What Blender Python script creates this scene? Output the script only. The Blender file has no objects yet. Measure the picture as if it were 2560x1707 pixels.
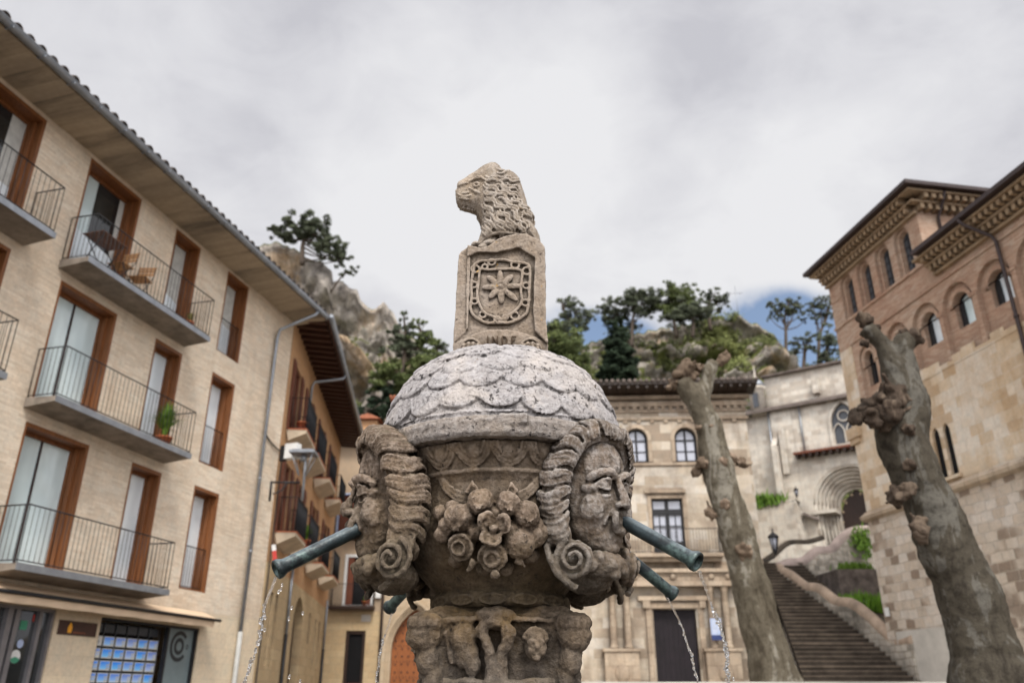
import bpy, bmesh, math, random
import numpy as np
from mathutils import Vector, Matrix, noise, Euler
from mathutils.bvhtree import BVHTree
random.seed(11)
R = math.radians
PI = math.pi
scene = bpy.context.scene
col = scene.collection

# ------------------------------------------------------------------ camera
CP = R(23.4); CC, CS = math.cos(CP), math.sin(CP); FPX = 2026.7
cam_d = bpy.data.cameras.new('camera'); cam = bpy.data.objects.new('camera', cam_d); col.objects.link(cam)
cam.location = (0, 0, 1.5); cam.rotation_euler = (R(90) + CP, 0, 0)
cam_d.lens = 28.5; cam_d.sensor_width = 36; cam_d.clip_end = 3000; cam_d.clip_start = .05
cam_d.dof.use_dof = True; cam_d.dof.focus_distance = 3.35; cam_d.dof.aperture_fstop = 2.3
scene.camera = cam
scene.view_settings.view_transform = 'Standard'; scene.view_settings.look = 'None'
scene.view_settings.exposure = 0; scene.view_settings.gamma = 1

def at(x, y, Y):
    """world point at depth Y that the photograph shows at pixel x, y"""
    u = (x - 1280) / FPX; v = (853.5 - y) / FPX
    r = Vector((u, CC - v * CS, CS + v * CC))
    return Vector((0, 0, 1.5)) + r * (Y / r.y)
def zoomed(ox, oy, k): return lambda x, y, Y: at(ox + x * k, oy + y * k, Y)
z3 = zoomed(560, 500, .3827); z5 = zoomed(1050, 380, .3445); z6 = zoomed(860, 850, .5467)
z7 = zoomed(1380, 680, .3231); z8 = zoomed(1440, 950, .4828); z9 = zoomed(1900, 400, .4209); z10 = zoomed(1850, 950, .4827)

# ------------------------------------------------------------------ objects
def tag(o, label=None, cat=None, group=None, kind=None):
    if label: o['label'] = label
    if cat: o['category'] = cat
    if group: o['group'] = group
    if kind: o['kind'] = kind
    return o
def thing(name, label, cat, loc=(0, 0, 0), rotz=0, group=None):
    o = bpy.data.objects.new(name, None); col.objects.link(o)
    o.empty_display_size = .2
    o.location = loc; o.rotation_euler = (0, 0, rotz)
    return tag(o, label, cat, group)
def frame_rot(az): return R(90 - az)

class MB:
    def __init__(s): s.v = []; s.f = []; s.m = []; s.mi = 0; s.sm = []
    def add(s, vs, fs, smooth=False):
        b = len(s.v); s.v += [tuple(p) for p in vs]
        for f in fs: s.f.append([i + b for i in f]); s.m.append(s.mi); s.sm.append(smooth)
    def box(s, x0, x1, y0, y1, z0, z1, M=None):
        vs = [(x, y, z) for x in (x0, x1) for y in (y0, y1) for z in (z0, z1)]
        if M: vs = [M @ Vector(p) for p in vs]
        s.add(vs, [(0, 1, 3, 2), (4, 6, 7, 5), (0, 4, 5, 1), (2, 3, 7, 6), (0, 2, 6, 4), (1, 5, 7, 3)])
        return s
    def quad(s, a, b, c, d): s.add([a, b, c, d], [(0, 1, 2, 3)]); return s
    def tube(s, path, r, n=8, caps=True, closed=False, flat=None, smooth=True):
        P = [Vector(p) for p in path]; N = len(P)
        rr = r if hasattr(r, '__len__') else [r] * N
        vs = []; up = None
        for i, p in enumerate(P):
            if closed: t = P[(i + 1) % N] - P[i - 1]
            else: t = P[min(i + 1, N - 1)] - P[max(i - 1, 0)]
            if t.length < 1e-9: t = Vector((0, 0, 1))
            t.normalize()
            if up is None:
                up = Vector((0, 0, 1)) if abs(t.z) < .9 else Vector((0, 1, 0))
            a = up - t * up.dot(t)
            if a.length < 1e-6: a = t.orthogonal()
            a.normalize(); up = a; b = t.cross(a)
            for k in range(n):
                w = 2 * PI * k / n
                vs.append(p + a * (rr[i] * math.cos(w)) + b * (rr[i] * math.sin(w) * (flat or 1)))
        fs = []
        for i in range(N if closed else N - 1):
            j = (i + 1) % N
            for k in range(n):
                fs.append((i * n + k, i * n + (k + 1) % n, j * n + (k + 1) % n, j * n + k))
        if caps and not closed:
            fs.append(tuple(range(n - 1, -1, -1))); fs.append(tuple((N - 1) * n + k for k in range(n)))
        s.add(vs, fs, smooth); return s
    def ell(s, c, r, rot=None, nu=14, nv=9):
        r = (r, r, r) if not hasattr(r, '__len__') else r
        Mx = rot.to_matrix() if rot else Matrix.Identity(3)
        vs = []; c = Vector(c)
        for j in range(1, nv):
            th = PI * j / nv
            for i in range(nu):
                ph = 2 * PI * i / nu
                vs.append(c + Mx @ Vector((r[0] * math.sin(th) * math.cos(ph), r[1] * math.sin(th) * math.sin(ph), r[2] * math.cos(th))))
        fs = []
        for j in range(nv - 2):
            for i in range(nu):
                a = j * nu + i; b = j * nu + (i + 1) % nu
                fs.append((a, a + nu, b + nu, b))
        t = len(vs); vs += [c + Mx @ Vector((0, 0, r[2])), c - Mx @ Vector((0, 0, r[2]))]
        for i in range(nu):
            fs.append((t, i, (i + 1) % nu)); o = (nv - 2) * nu
            fs.append((t + 1, o + (i + 1) % nu, o + i))
        s.add(vs, fs, True); return s
    def lathe(s, prof, n=48, c=(0, 0, 0), caps=True, wob=None):
        vs = []; c = Vector(c); N = len(prof)
        for (r, z) in prof:
            for k in range(n):
                w = 2 * PI * k / n; q = r * (wob(w, z) if wob else 1)
                vs.append(c + Vector((q * math.cos(w), q * math.sin(w), z)))
        fs = [(i * n + k, i * n + (k + 1) % n, (i + 1) * n + (k + 1) % n, (i + 1) * n + k) for i in range(N - 1) for k in range(n)]
        if caps: fs += [tuple(range(n - 1, -1, -1)), tuple((N - 1) * n + k for k in range(n))]
        s.add(vs, fs, True); return s
    def prism(s, pts, y0, y1):
        """polygon in x,z extruded along y"""
        n = len(pts)
        vs = [(x, y0, z) for x, z in pts] + [(x, y1, z) for x, z in pts]
        s.add(vs, [tuple(range(n)), tuple(range(2 * n - 1, n - 1, -1))] + [(i, i + n, (i + 1) % n + n, (i + 1) % n) for i in range(n)]); return s
    def prismz(s, pts, z0, z1):
        n = len(pts)
        vs = [(x, y, z0) for x, y in pts] + [(x, y, z1) for x, y in pts]
        s.add(vs, [tuple(range(n - 1, -1, -1)), tuple(range(n, 2 * n))] + [(i, (i + 1) % n, (i + 1) % n + n, i + n) for i in range(n)]); return s
    def build(s, name, mat, parent=None, label=None, loc=(0, 0, 0), rot=(0, 0, 0), recalc=True):
        me = bpy.data.meshes.new(name); me.from_pydata(s.v, [], s.f)
        mats = mat if isinstance(mat, (list, tuple)) else [mat]
        for m in mats: me.materials.append(m)
        me.polygons.foreach_set('material_index', s.m); me.polygons.foreach_set('use_smooth', s.sm)
        if recalc:
            bm = bmesh.new(); bm.from_mesh(me); bmesh.ops.recalc_face_normals(bm, faces=bm.faces); bm.to_mesh(me); bm.free()
        me.update()
        o = bpy.data.objects.new(name, me); col.objects.link(o); o.location = loc; o.rotation_euler = rot
        if parent: o.parent = parent
        if label: o['label'] = label
        return o

# ------------------------------------------------------------------ materials
def lin(c):
    return tuple((x / 12.92 if x <= .04045 else ((x + .055) / 1.055) ** 2.4) for x in [k / 255 for k in c])
class NT:
    def __init__(s, name):
        s.mat = bpy.data.materials.new(name); s.mat.use_nodes = True; s.t = s.mat.node_tree
        s.p = s.t.nodes['Principled BSDF']; s.tc = s.n('ShaderNodeTexCoord')
        s.obj = s.tc.outputs['Object']
    def n(s, kind, **kw):
        nd = s.t.nodes.new(kind)
        for k, v in kw.items():
            if k.startswith('_'): setattr(nd, k[1:], v)
            elif isinstance(v, bpy.types.NodeSocket): s.t.links.new(v, nd.inputs[k])
            else: nd.inputs[k].default_value = v
        return nd
    def link(s, a, b): s.t.links.new(a, b)
    def noise(s, scale, detail=4, rough=.6, vec=None, dist=0):
        nd = s.n('ShaderNodeTexNoise', Scale=scale, Detail=detail, Roughness=rough, Distortion=dist); s.link(vec or s.obj, nd.inputs['Vector']); return nd.outputs['Fac']
    def ramp(s, fac, stops, interp='LINEAR'):
        nd = s.n('ShaderNodeValToRGB'); s.link(fac, nd.inputs[0]); cr = nd.color_ramp; cr.interpolation = interp
        while len(cr.elements) < len(stops): cr.elements.new(.5)
        for e, (p, c) in zip(cr.elements, stops):
            e.position = p; e.color = (*c, 1) if hasattr(c, '__len__') else (c, c, c, 1)
        return nd.outputs['Color']
    def mix(s, fac, a, b, mode='MIX'):
        nd = s.n('ShaderNodeMix', _data_type='RGBA', _blend_type=mode)
        for i, v in ((0, fac), (6, a), (7, b)):
            if isinstance(v, bpy.types.NodeSocket): s.link(v, nd.inputs[i])
            elif i == 0: nd.inputs[0].default_value = v
            else: nd.inputs[i].default_value = (*v, 1) if len(v) == 3 else v
        return nd.outputs[2]
    def math(s, op, a, b=0.0, c=None):
        nd = s.n('ShaderNodeMath', _operation=op)
        for i, v in enumerate((a, b) if c is None else (a, b, c)):
            if isinstance(v, bpy.types.NodeSocket): s.link(v, nd.inputs[i])
            else: nd.inputs[i].default_value = v
        return nd.outputs[0]
    def bump(s, h, strength=.3, dist=.02):
        nd = s.n('ShaderNodeBump', Strength=strength, Distance=dist); s.link(h, nd.inputs['Height']); s.link(nd.outputs[0], s.p.inputs['Normal']); return nd
    def facade_uv(s, kx=1.0):
        sp = s.n('ShaderNodeSeparateXYZ'); s.link(s.obj, sp.inputs[0])
        cb = s.n('ShaderNodeCombineXYZ'); s.link(s.math('ADD', sp.outputs[0], sp.outputs[1]), cb.inputs[0]); s.link(sp.outputs[2], cb.inputs[1])
        return cb.outputs[0], sp
    def out(s, colr, rough=.85, spec=.3, metal=0):
        if isinstance(colr, bpy.types.NodeSocket): s.link(colr, s.p.inputs['Base Color'])
        else: s.p.inputs['Base Color'].default_value = (*colr, 1)
        if isinstance(rough, bpy.types.NodeSocket): s.link(rough, s.p.inputs['Roughness'])
        else: s.p.inputs['Roughness'].default_value = rough
        s.p.inputs['Specular IOR Level'].default_value = spec; s.p.inputs['Metallic'].default_value = metal
        return s.mat

def plain(name, c, rough=.6, spec=.4, metal=0, var=.25, scale=6):
    t = NT(name); f = t.noise(scale, 5, .65)
    a = tuple(x * (1 - var) for x in c); b = tuple(min(1, x * (1 + var)) for x in c)
    c2 = t.ramp(f, [(.3, a), (.7, b)]); t.bump(f, .15, .01)
    return t.out(c2, rough, spec, metal)

def brick(name, c1, c2, mort, bw, bh, ms=.01, stain=.35, bump=.4, dist=0, off=.5, streak=True, rough=.9, stainc=(.18, .14, .1), st_lo=.5, odd=0., oddc=(.1, .07, .05), pale=0., palec=(.7, .66, .6)):
    t = NT(name); uv, sp = t.facade_uv()
    if dist:
        nz = t.n('ShaderNodeTexNoise', Scale=1.6, Detail=3); t.link(uv, nz.inputs['Vector'])
        vm = t.n('ShaderNodeVectorMath', _operation='MULTIPLY_ADD'); t.link(nz.outputs['Color'], vm.inputs[0]); vm.inputs[1].default_value = (dist, dist, 0); t.link(uv, vm.inputs[2]); uv = vm.outputs[0]
    b = t.n('ShaderNodeTexBrick', _offset=off); t.link(uv, b.inputs['Vector'])
    b.inputs['Color1'].default_value = (*c1, 1); b.inputs['Color2'].default_value = (*c2, 1); b.inputs['Mortar'].default_value = (*mort, 1)
    b.inputs['Scale'].default_value = 1; b.inputs['Brick Width'].default_value = bw; b.inputs['Row Height'].default_value = bh
    b.inputs['Mortar Size'].default_value = ms; b.inputs['Bias'].default_value = -.1; b.inputs['Mortar Smooth'].default_value = .4
    c = b.outputs['Color']
    n1 = t.noise(.45, 6, .7, uv); n2 = t.noise(3.2, 5, .65, uv); n3 = t.noise(14, 4, .7)
    if odd or pale:      # odd dark or pale blocks that come in clusters
        b2 = t.n('ShaderNodeTexBrick', _offset=off); t.link(uv, b2.inputs['Vector']); b2.inputs['Color1'].default_value = (0, 0, 0, 1); b2.inputs['Color2'].default_value = (1, 1, 1, 1); b2.inputs['Mortar'].default_value = (.3, .3, .3, 1)
        b2.inputs['Scale'].default_value = 1; b2.inputs['Brick Width'].default_value = bw; b2.inputs['Row Height'].default_value = bh; b2.inputs['Mortar Size'].default_value = ms; b2.inputs['Bias'].default_value = 0
        nb = t.noise(.38, 3, .6, uv)
        fac = t.math('ADD', t.math('MULTIPLY', b2.outputs['Color'], .42), t.math('MULTIPLY', nb, 1.15))
        if odd: c = t.mix(t.math('MULTIPLY', t.ramp(fac, [(.84, 0.), (.92, 1.)]), odd), c, oddc)
        if pale: c = t.mix(t.math('MULTIPLY', t.ramp(fac, [(.62, 1.), (.74, 0.)]), pale), c, palec)
    c = t.mix(t.math('MULTIPLY', t.ramp(n2, [(.35, 0.), (.75, 1.)]), .35), c, (.62, .8, .95), 'MULTIPLY')
    c = t.mix(t.math('MULTIPLY', t.ramp(n1, [(st_lo, 0.), (st_lo + .22, 1.)]), stain), c, stainc)
    if streak:
        mp = t.n('ShaderNodeMapping'); t.link(t.obj, mp.inputs[0]); mp.inputs['Scale'].default_value = (2.2, 2.2, .16)
        n4 = t.noise(1.2, 5, .7, mp.outputs[0])
        c = t.mix(t.math('MULTIPLY', t.ramp(n4, [(.52, 0.), (.75, 1.)]), stain * .8), c, stainc)
    c = t.mix(.35, c, t.ramp(n3, [(.25, .45), (.6, 1.)]), 'MULTIPLY')
    ao = t.n('ShaderNodeAmbientOcclusion', Distance=.7, _samples=4)      # occlusion shade painted under ledges and in corners
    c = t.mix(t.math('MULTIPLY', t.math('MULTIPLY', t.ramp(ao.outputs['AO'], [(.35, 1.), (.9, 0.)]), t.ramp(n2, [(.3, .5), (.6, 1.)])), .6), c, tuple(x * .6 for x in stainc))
    h = t.math('ADD', t.math('MULTIPLY', b.outputs['Fac'], -1.), t.math('MULTIPLY', n3, .7))
    t.bump(h, bump, .02)
    return t.out(c, rough, .2)

def stone(name, base, dark, light, speck=(.03, .03, .03), speck_lo=.62, lichen=.0, moss=.0, grain=1., height=None, warm=None, rough=.92):
    """weathered carved stone: mottled, worn edges pale, shade painted into the hollows"""
    t = NT(name); g = t.n('ShaderNodeNewGeometry')
    n1 = t.noise(5, 6, .7); n2 = t.noise(22, 6, .72); n3 = t.noise(90, 3, .6)
    c = t.mix(t.ramp(n1, [(.32, 0.), (.68, 1.)]), dark, base)
    c = t.mix(t.math('MULTIPLY', t.ramp(n2, [(.45, 0.), (.7, 1.)]), .65), c, light)
    c = t.mix(.55, c, t.ramp(t.noise(60, 5, .8), [(.30, .35), (.50, .95), (.70, 1.25)]), 'MULTIPLY')
    if warm:
        nw = t.noise(2.6, 4, .6, None, .6); c = t.mix(t.ramp(nw, [(.48, 0.), (.66, .8)]), c, warm)
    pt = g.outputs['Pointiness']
    c = t.mix(t.math('MULTIPLY', t.ramp(pt, [(.43, 1.), (.498, 0.)]), .92), c, tuple(x * .28 for x in dark))  # creases darkened in the colour as painted shade
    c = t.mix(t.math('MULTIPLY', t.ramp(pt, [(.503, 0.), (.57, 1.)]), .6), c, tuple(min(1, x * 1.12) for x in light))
    ao = t.n('ShaderNodeAmbientOcclusion', Distance=.07, _samples=6)      # contact shade painted into the hollows for contrast
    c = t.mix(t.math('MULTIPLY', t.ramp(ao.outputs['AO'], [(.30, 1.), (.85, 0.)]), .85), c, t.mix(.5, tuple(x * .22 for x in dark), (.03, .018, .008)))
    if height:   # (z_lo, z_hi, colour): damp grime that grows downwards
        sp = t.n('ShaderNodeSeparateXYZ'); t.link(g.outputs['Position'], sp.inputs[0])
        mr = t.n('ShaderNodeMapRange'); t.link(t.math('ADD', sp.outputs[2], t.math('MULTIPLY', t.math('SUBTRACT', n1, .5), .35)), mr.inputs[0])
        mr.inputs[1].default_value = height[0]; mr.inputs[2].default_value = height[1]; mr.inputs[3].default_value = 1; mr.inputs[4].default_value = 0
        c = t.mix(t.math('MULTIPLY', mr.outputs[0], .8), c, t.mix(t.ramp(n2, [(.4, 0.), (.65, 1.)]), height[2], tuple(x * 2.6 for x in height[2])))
    # broad rain streaks
    mp = t.n('ShaderNodeMapping'); t.link(t.obj, mp.inputs[0]); mp.inputs['Scale'].default_value = (9, 9, 1.6)
    c = t.mix(t.math('MULTIPLY', t.ramp(t.noise(1., 5, .7, mp.outputs[0]), [(.52, 0.), (.68, 1.)]), .55 if height else .15), c, tuple(x * .55 for x in dark))
    # dark lichen specks in patches
    v = t.n('ShaderNodeTexNoise', Scale=46., Detail=4, Roughness=.75); t.link(t.obj, v.inputs['Vector'])
    patch = t.ramp(t.noise(7, 3, .6), [(.42, 0.), (.62, 1.)])
    sfac = t.math('MULTIPLY', t.ramp(v.outputs['Fac'], [(speck_lo - .03, 0.), (speck_lo + .03, 1.)]), t.math('ADD', t.math('MULTIPLY', patch, .85), .12))
    c = t.mix(sfac, c, speck)
    if lichen:
        l = t.math('MULTIPLY', t.ramp(t.noise(28, 3, .6), [(.70, 0.), (.73, 1.)]), lichen); c = t.mix(l, c, (.55, .30, .04))
    if moss:
        sp = t.n('ShaderNodeSeparateXYZ'); t.link(g.outputs['Normal'], sp.inputs[0])
        l = t.math('MULTIPLY', t.math('MULTIPLY', t.ramp(sp.outputs[2], [(.55, 0.), (.8, 1.)]), t.ramp(n2, [(.45, 0.), (.55, 1.)])), moss); c = t.mix(l, c, (.06, .05, .02))
    h = t.math('ADD', t.math('MULTIPLY', n2, 1.), t.math('ADD', t.math('MULTIPLY', n3, .45), t.math('MULTIPLY', sfac, -.6)))
    t.bump(h, .9 * grain, .014)
    return t.out(c, rough, .25)

M = {}
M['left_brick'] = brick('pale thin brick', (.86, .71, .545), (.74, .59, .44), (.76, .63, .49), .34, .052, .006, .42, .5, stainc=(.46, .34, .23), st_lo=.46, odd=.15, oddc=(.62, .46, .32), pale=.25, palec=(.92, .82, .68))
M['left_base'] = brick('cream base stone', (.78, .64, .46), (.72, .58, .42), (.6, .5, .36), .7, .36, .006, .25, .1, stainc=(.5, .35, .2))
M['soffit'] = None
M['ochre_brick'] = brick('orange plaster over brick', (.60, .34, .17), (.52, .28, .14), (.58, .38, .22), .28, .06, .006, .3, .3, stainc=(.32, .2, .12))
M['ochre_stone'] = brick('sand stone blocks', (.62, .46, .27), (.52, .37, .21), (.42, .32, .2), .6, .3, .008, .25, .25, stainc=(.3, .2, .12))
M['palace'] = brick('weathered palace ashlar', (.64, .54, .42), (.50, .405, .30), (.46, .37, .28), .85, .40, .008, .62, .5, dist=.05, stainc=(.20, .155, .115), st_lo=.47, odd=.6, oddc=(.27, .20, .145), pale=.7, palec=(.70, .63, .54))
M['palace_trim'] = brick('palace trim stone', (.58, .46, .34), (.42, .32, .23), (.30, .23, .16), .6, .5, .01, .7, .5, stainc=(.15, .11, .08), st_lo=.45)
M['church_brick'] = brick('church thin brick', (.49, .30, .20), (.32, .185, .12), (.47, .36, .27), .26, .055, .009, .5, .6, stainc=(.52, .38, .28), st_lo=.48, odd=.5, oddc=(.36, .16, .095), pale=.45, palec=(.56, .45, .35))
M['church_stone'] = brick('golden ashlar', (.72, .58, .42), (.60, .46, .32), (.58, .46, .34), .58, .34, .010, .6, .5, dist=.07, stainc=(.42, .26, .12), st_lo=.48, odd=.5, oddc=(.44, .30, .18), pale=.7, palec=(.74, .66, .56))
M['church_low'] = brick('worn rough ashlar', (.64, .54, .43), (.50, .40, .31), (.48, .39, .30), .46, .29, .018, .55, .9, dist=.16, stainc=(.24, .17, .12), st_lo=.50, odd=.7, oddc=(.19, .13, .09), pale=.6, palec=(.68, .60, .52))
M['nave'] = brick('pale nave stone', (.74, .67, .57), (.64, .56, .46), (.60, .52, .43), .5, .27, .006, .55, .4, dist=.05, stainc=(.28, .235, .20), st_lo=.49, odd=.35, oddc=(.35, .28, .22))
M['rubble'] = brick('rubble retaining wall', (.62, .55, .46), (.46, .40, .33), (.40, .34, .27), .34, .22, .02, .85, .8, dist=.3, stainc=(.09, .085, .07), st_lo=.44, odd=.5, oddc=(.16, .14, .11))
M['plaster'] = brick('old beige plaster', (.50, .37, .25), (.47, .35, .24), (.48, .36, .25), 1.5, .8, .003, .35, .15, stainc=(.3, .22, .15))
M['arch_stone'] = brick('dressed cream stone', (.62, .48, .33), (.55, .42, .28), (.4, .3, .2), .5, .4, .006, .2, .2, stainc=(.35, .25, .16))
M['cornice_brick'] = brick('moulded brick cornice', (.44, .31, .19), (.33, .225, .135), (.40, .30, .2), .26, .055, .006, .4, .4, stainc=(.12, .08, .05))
M['wood_frame'] = None
def woodmat(name, c, scale=1., axis='z', rough=.5):
    t = NT(name); mp = t.n('ShaderNodeMapping'); t.link(t.obj, mp.inputs[0])
    mp.inputs['Scale'].default_value = {'z': (14, 14, 1), 'x': (1, 14, 14), 'y': (14, 1, 14)}[axis]
    f = t.noise(2 * scale, 5, .65, mp.outputs[0])
    cc = t.ramp(f, [(.25, tuple(x * .5 for x in c)), (.5, c), (.8, tuple(min(1, x * 1.5) for x in c))]); t.bump(f, .2, .01)
    return t.out(cc, rough, .4)
M['wood_frame'] = woodmat('orange brown wood', (.20, .075, .025))
M['dark_wood'] = woodmat('dark brown wood', (.035, .018, .012))
M['red_wood'] = woodmat('red brown shutter wood', (.16, .05, .025))
M['door_wood'] = woodmat('varnished plank door', (.30, .10, .03))
M['table_wood'] = woodmat('dark teak slats', (.13, .06, .035), axis='x')
M['chair_wood'] = woodmat('light teak slats', (.42, .22, .09), axis='x')
M['eave_wood'] = woodmat('blackened eave boards', (.030, .018, .012), axis='y')
M['rafter'] = woodmat('red brown rafter', (.075, .033, .022), axis='y')
def soffitmat():
    t = NT('board marked concrete soffit'); sp = t.n('ShaderNodeSeparateXYZ'); t.link(t.obj, sp.inputs[0])
    mp = t.n('ShaderNodeMapping'); t.link(t.obj, mp.inputs[0]); mp.inputs['Scale'].default_value = (2.2, .35, 1)
    f = t.noise(1.3, 5, .65, mp.outputs[0]); g = t.noise(9, 4, .6)
    cell = t.n('ShaderNodeTexWhiteNoise', _noise_dimensions='1D'); t.link(t.math('FLOOR', t.math('MULTIPLY', sp.outputs[0], 2.6)), cell.inputs['W'])
    c = t.mix(cell.outputs['Value'], (.17, .14, .11), (.42, .34, .25))
    c = t.mix(t.ramp(f, [(.35, 0.), (.65, .75)]), c, (.52, .42, .30)); c = t.mix(.3, c, t.ramp(g, [(.2, .5), (.7, 1.)]), 'MULTIPLY')
    return t.out(c, .9, .2)
M['soffit'] = soffitmat()
M['concrete'] = plain('grey balcony concrete', (.24, .205, .17), .9, .2, 0, .35, 3)
M['zinc'] = plain('grey zinc', (.30, .32, .35), .42, .5, .6, .2, 4)
M['iron'] = plain('black iron', (.02, .02, .022), .5, .4, .2, .3, 9)
M['brown_metal'] = plain('dark brown metal', (.045, .03, .028), .5, .4, .2, .3, 5)
M['tile_grey'] = plain('old grey brown roof tile', (.14, .115, .10), .9, .2, 0, .5, 3)
M['tile_red'] = plain('red clay tile', (.36, .14, .08), .85, .2, 0, .4, 5)
M['pale_pipe'] = plain('pale grey pipe', (.42, .42, .40), .6, .4, 0, .15, 3)
M['white'] = plain('white paint', (.72, .72, .70), .6, .4, 0, .08, 3)
M['cream_cloth'] = plain('cream awning cloth', (.66, .50, .35), .8, .2, 0, .1, 2)
M['terracotta'] = plain('terracotta', (.42, .13, .06), .8, .3, 0, .2, 8)
M['mesh_dark'] = plain('dark balcony netting', (.030, .033, .042), .8, .2, 0, .35, 4)
M['slab_cream'] = plain('cream painted slab', (.56, .46, .34), .8, .3, 0, .2, 2.5)
M['black'] = plain('black void', (.006, .006, .007), .7, .2, 0, .2, 3)
M['door_black'] = plain('near black boarded door', (.012, .008, .011), .6, .3, 0, .4, 3)
M['lead'] = plain('lead glazing', (.05, .055, .065), .35, .5, 0, .3, 7)
M['aluminium'] = plain('aluminium frame', (.24, .23, .24), .4, .5, .5, .15, 4)
M['blue_grey'] = plain('blue grey panel', (.19, .24, .25), .35, .5, 0, .15, 2)
def glass(name, c, folds=0., rough=.06, c2=None):
    t = NT(name)
    if folds:
        sp = t.n('ShaderNodeSeparateXYZ'); t.link(t.obj, sp.inputs[0])
        f = t.math('SINE', t.math('ADD', t.math('MULTIPLY', sp.outputs[0], folds), t.math('MULTIPLY', t.noise(1.5, 3), 9.)))
        cc = t.ramp(t.math('MULTIPLY_ADD', f, .5, .5), [(0, tuple(x * .93 for x in c)), (1, c)])
        g = t.noise(.8, 3, .5); cc = t.mix(t.ramp(g, [(.42, 0.), (.58, .7)]), cc, c2 or tuple(x * .6 for x in c))
    else:
        g = t.noise(1.1, 3, .5); cc = t.ramp(g, [(.35, c), (.65, c2 or tuple(x * 1.8 for x in c))])
    m = t.out(cc, rough, .6); t.p.inputs['Coat Weight'].default_value = .6; t.p.inputs['Coat Roughness'].default_value = .03
    return m
M['curtain_glass'] = glass('pane over pale curtain', (.72, .84, .85), 26., .08, (.55, .67, .69))
M['bright_glass'] = glass('pane with white blind', (.86, .92, .95), 18., .08, (.68, .77, .83))
M['dark_glass'] = glass('dark reflecting pane', (.012, .014, .015), 0, .04, (.03, .034, .035))
M['curtain'] = plain('white drawn curtain', (.50, .50, .47), .9, .2, 0, .2, 5)
M['pale_pane'] = glass('pane with lace blind', (.46, .48, .55), 40., .1, (.34, .36, .42))
def coppermat():
    t = NT('verdigris bronze'); n1 = t.noise(16, 6, .75); n2 = t.noise(60, 4, .7); sp = t.n('ShaderNodeSeparateXYZ'); t.link(t.obj, sp.inputs[0])
    c = t.ramp(n1, [(.32, (.008, .011, .012)), (.5, (.014, .024, .027)), (.68, (.03, .046, .052)), (.88, (.07, .11, .10))])
    e = t.math('MULTIPLY', t.ramp(t.math('ADD', sp.outputs[0], t.math('MULTIPLY', n1, .05)), [(.31, 0.), (.38, 1.)]), t.ramp(n1, [(.42, 0.), (.6, .8)]))
    c = t.mix(t.math('MULTIPLY', e, .6), c, (.15, .23, .20)); t.bump(t.math('ADD', n1, t.math('MULTIPLY', n2, .5)), .5, .006)
    g = t.n('ShaderNodeNewGeometry'); s2 = t.n('ShaderNodeSeparateXYZ'); t.link(g.outputs['Normal'], s2.inputs[0])
    c = t.mix(t.math('MULTIPLY', t.ramp(s2.outputs[2], [(.35, 0.), (.8, 1.)]), t.ramp(n1, [(.3, .15), (.6, .8)])), c, (.22, .26, .28))
    return t.out(c, t.ramp(n2, [(.3, .28), (.7, .55)]), .6, .35)
M['bronze'] = coppermat()
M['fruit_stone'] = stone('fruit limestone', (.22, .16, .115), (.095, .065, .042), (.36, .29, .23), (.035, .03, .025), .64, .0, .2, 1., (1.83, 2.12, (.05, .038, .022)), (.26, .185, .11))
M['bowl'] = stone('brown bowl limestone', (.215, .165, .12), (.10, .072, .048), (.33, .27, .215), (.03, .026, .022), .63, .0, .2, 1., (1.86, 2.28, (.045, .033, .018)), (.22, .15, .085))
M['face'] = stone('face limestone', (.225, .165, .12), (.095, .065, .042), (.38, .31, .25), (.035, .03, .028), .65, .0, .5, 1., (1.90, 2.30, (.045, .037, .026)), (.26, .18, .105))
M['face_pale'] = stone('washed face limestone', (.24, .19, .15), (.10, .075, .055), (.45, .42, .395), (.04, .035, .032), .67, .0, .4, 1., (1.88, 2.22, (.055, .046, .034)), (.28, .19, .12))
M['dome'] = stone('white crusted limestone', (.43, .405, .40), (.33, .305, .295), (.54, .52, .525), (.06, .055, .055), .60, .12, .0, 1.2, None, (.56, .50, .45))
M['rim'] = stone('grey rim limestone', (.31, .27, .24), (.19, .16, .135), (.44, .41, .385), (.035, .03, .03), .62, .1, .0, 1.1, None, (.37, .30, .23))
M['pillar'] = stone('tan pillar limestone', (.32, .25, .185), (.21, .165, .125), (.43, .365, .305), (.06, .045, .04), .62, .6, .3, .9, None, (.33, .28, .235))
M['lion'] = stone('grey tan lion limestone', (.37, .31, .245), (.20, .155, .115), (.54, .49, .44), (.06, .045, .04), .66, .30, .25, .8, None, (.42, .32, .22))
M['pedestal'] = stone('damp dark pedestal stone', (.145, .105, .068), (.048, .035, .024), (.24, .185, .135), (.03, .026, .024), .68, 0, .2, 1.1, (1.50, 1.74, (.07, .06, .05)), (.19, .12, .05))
def barkmat(name, a, b, c3):
    t = NT(name); n1 = t.noise(3.2, 6, .7); n2 = t.noise(11, 5, .7); n3 = t.noise(40, 3, .6)
    mp = t.n('ShaderNodeMapping'); t.link(t.obj, mp.inputs[0]); mp.inputs['Scale'].default_value = (1, 1, .35); n1 = t.noise(2.0, 7, .72, mp.outputs[0], .8)
    c = t.ramp(n1, [(.38, a), (.47, b), (.53, b), (.56, c3)]); c = t.mix(t.ramp(n2, [(.50, 0.), (.66, .6)]), c, tuple(x * .55 for x in a))
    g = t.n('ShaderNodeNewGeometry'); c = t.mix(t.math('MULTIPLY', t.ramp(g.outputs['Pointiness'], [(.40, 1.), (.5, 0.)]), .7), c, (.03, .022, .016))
    t.bump(t.math('ADD', n2, t.math('MULTIPLY', n3, .4)), .7, .03); return t.out(c, .9, .2)
M['bark'] = barkmat('plane bark', (.062, .050, .034), (.12, .102, .073), (.225, .205, .165))
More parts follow.
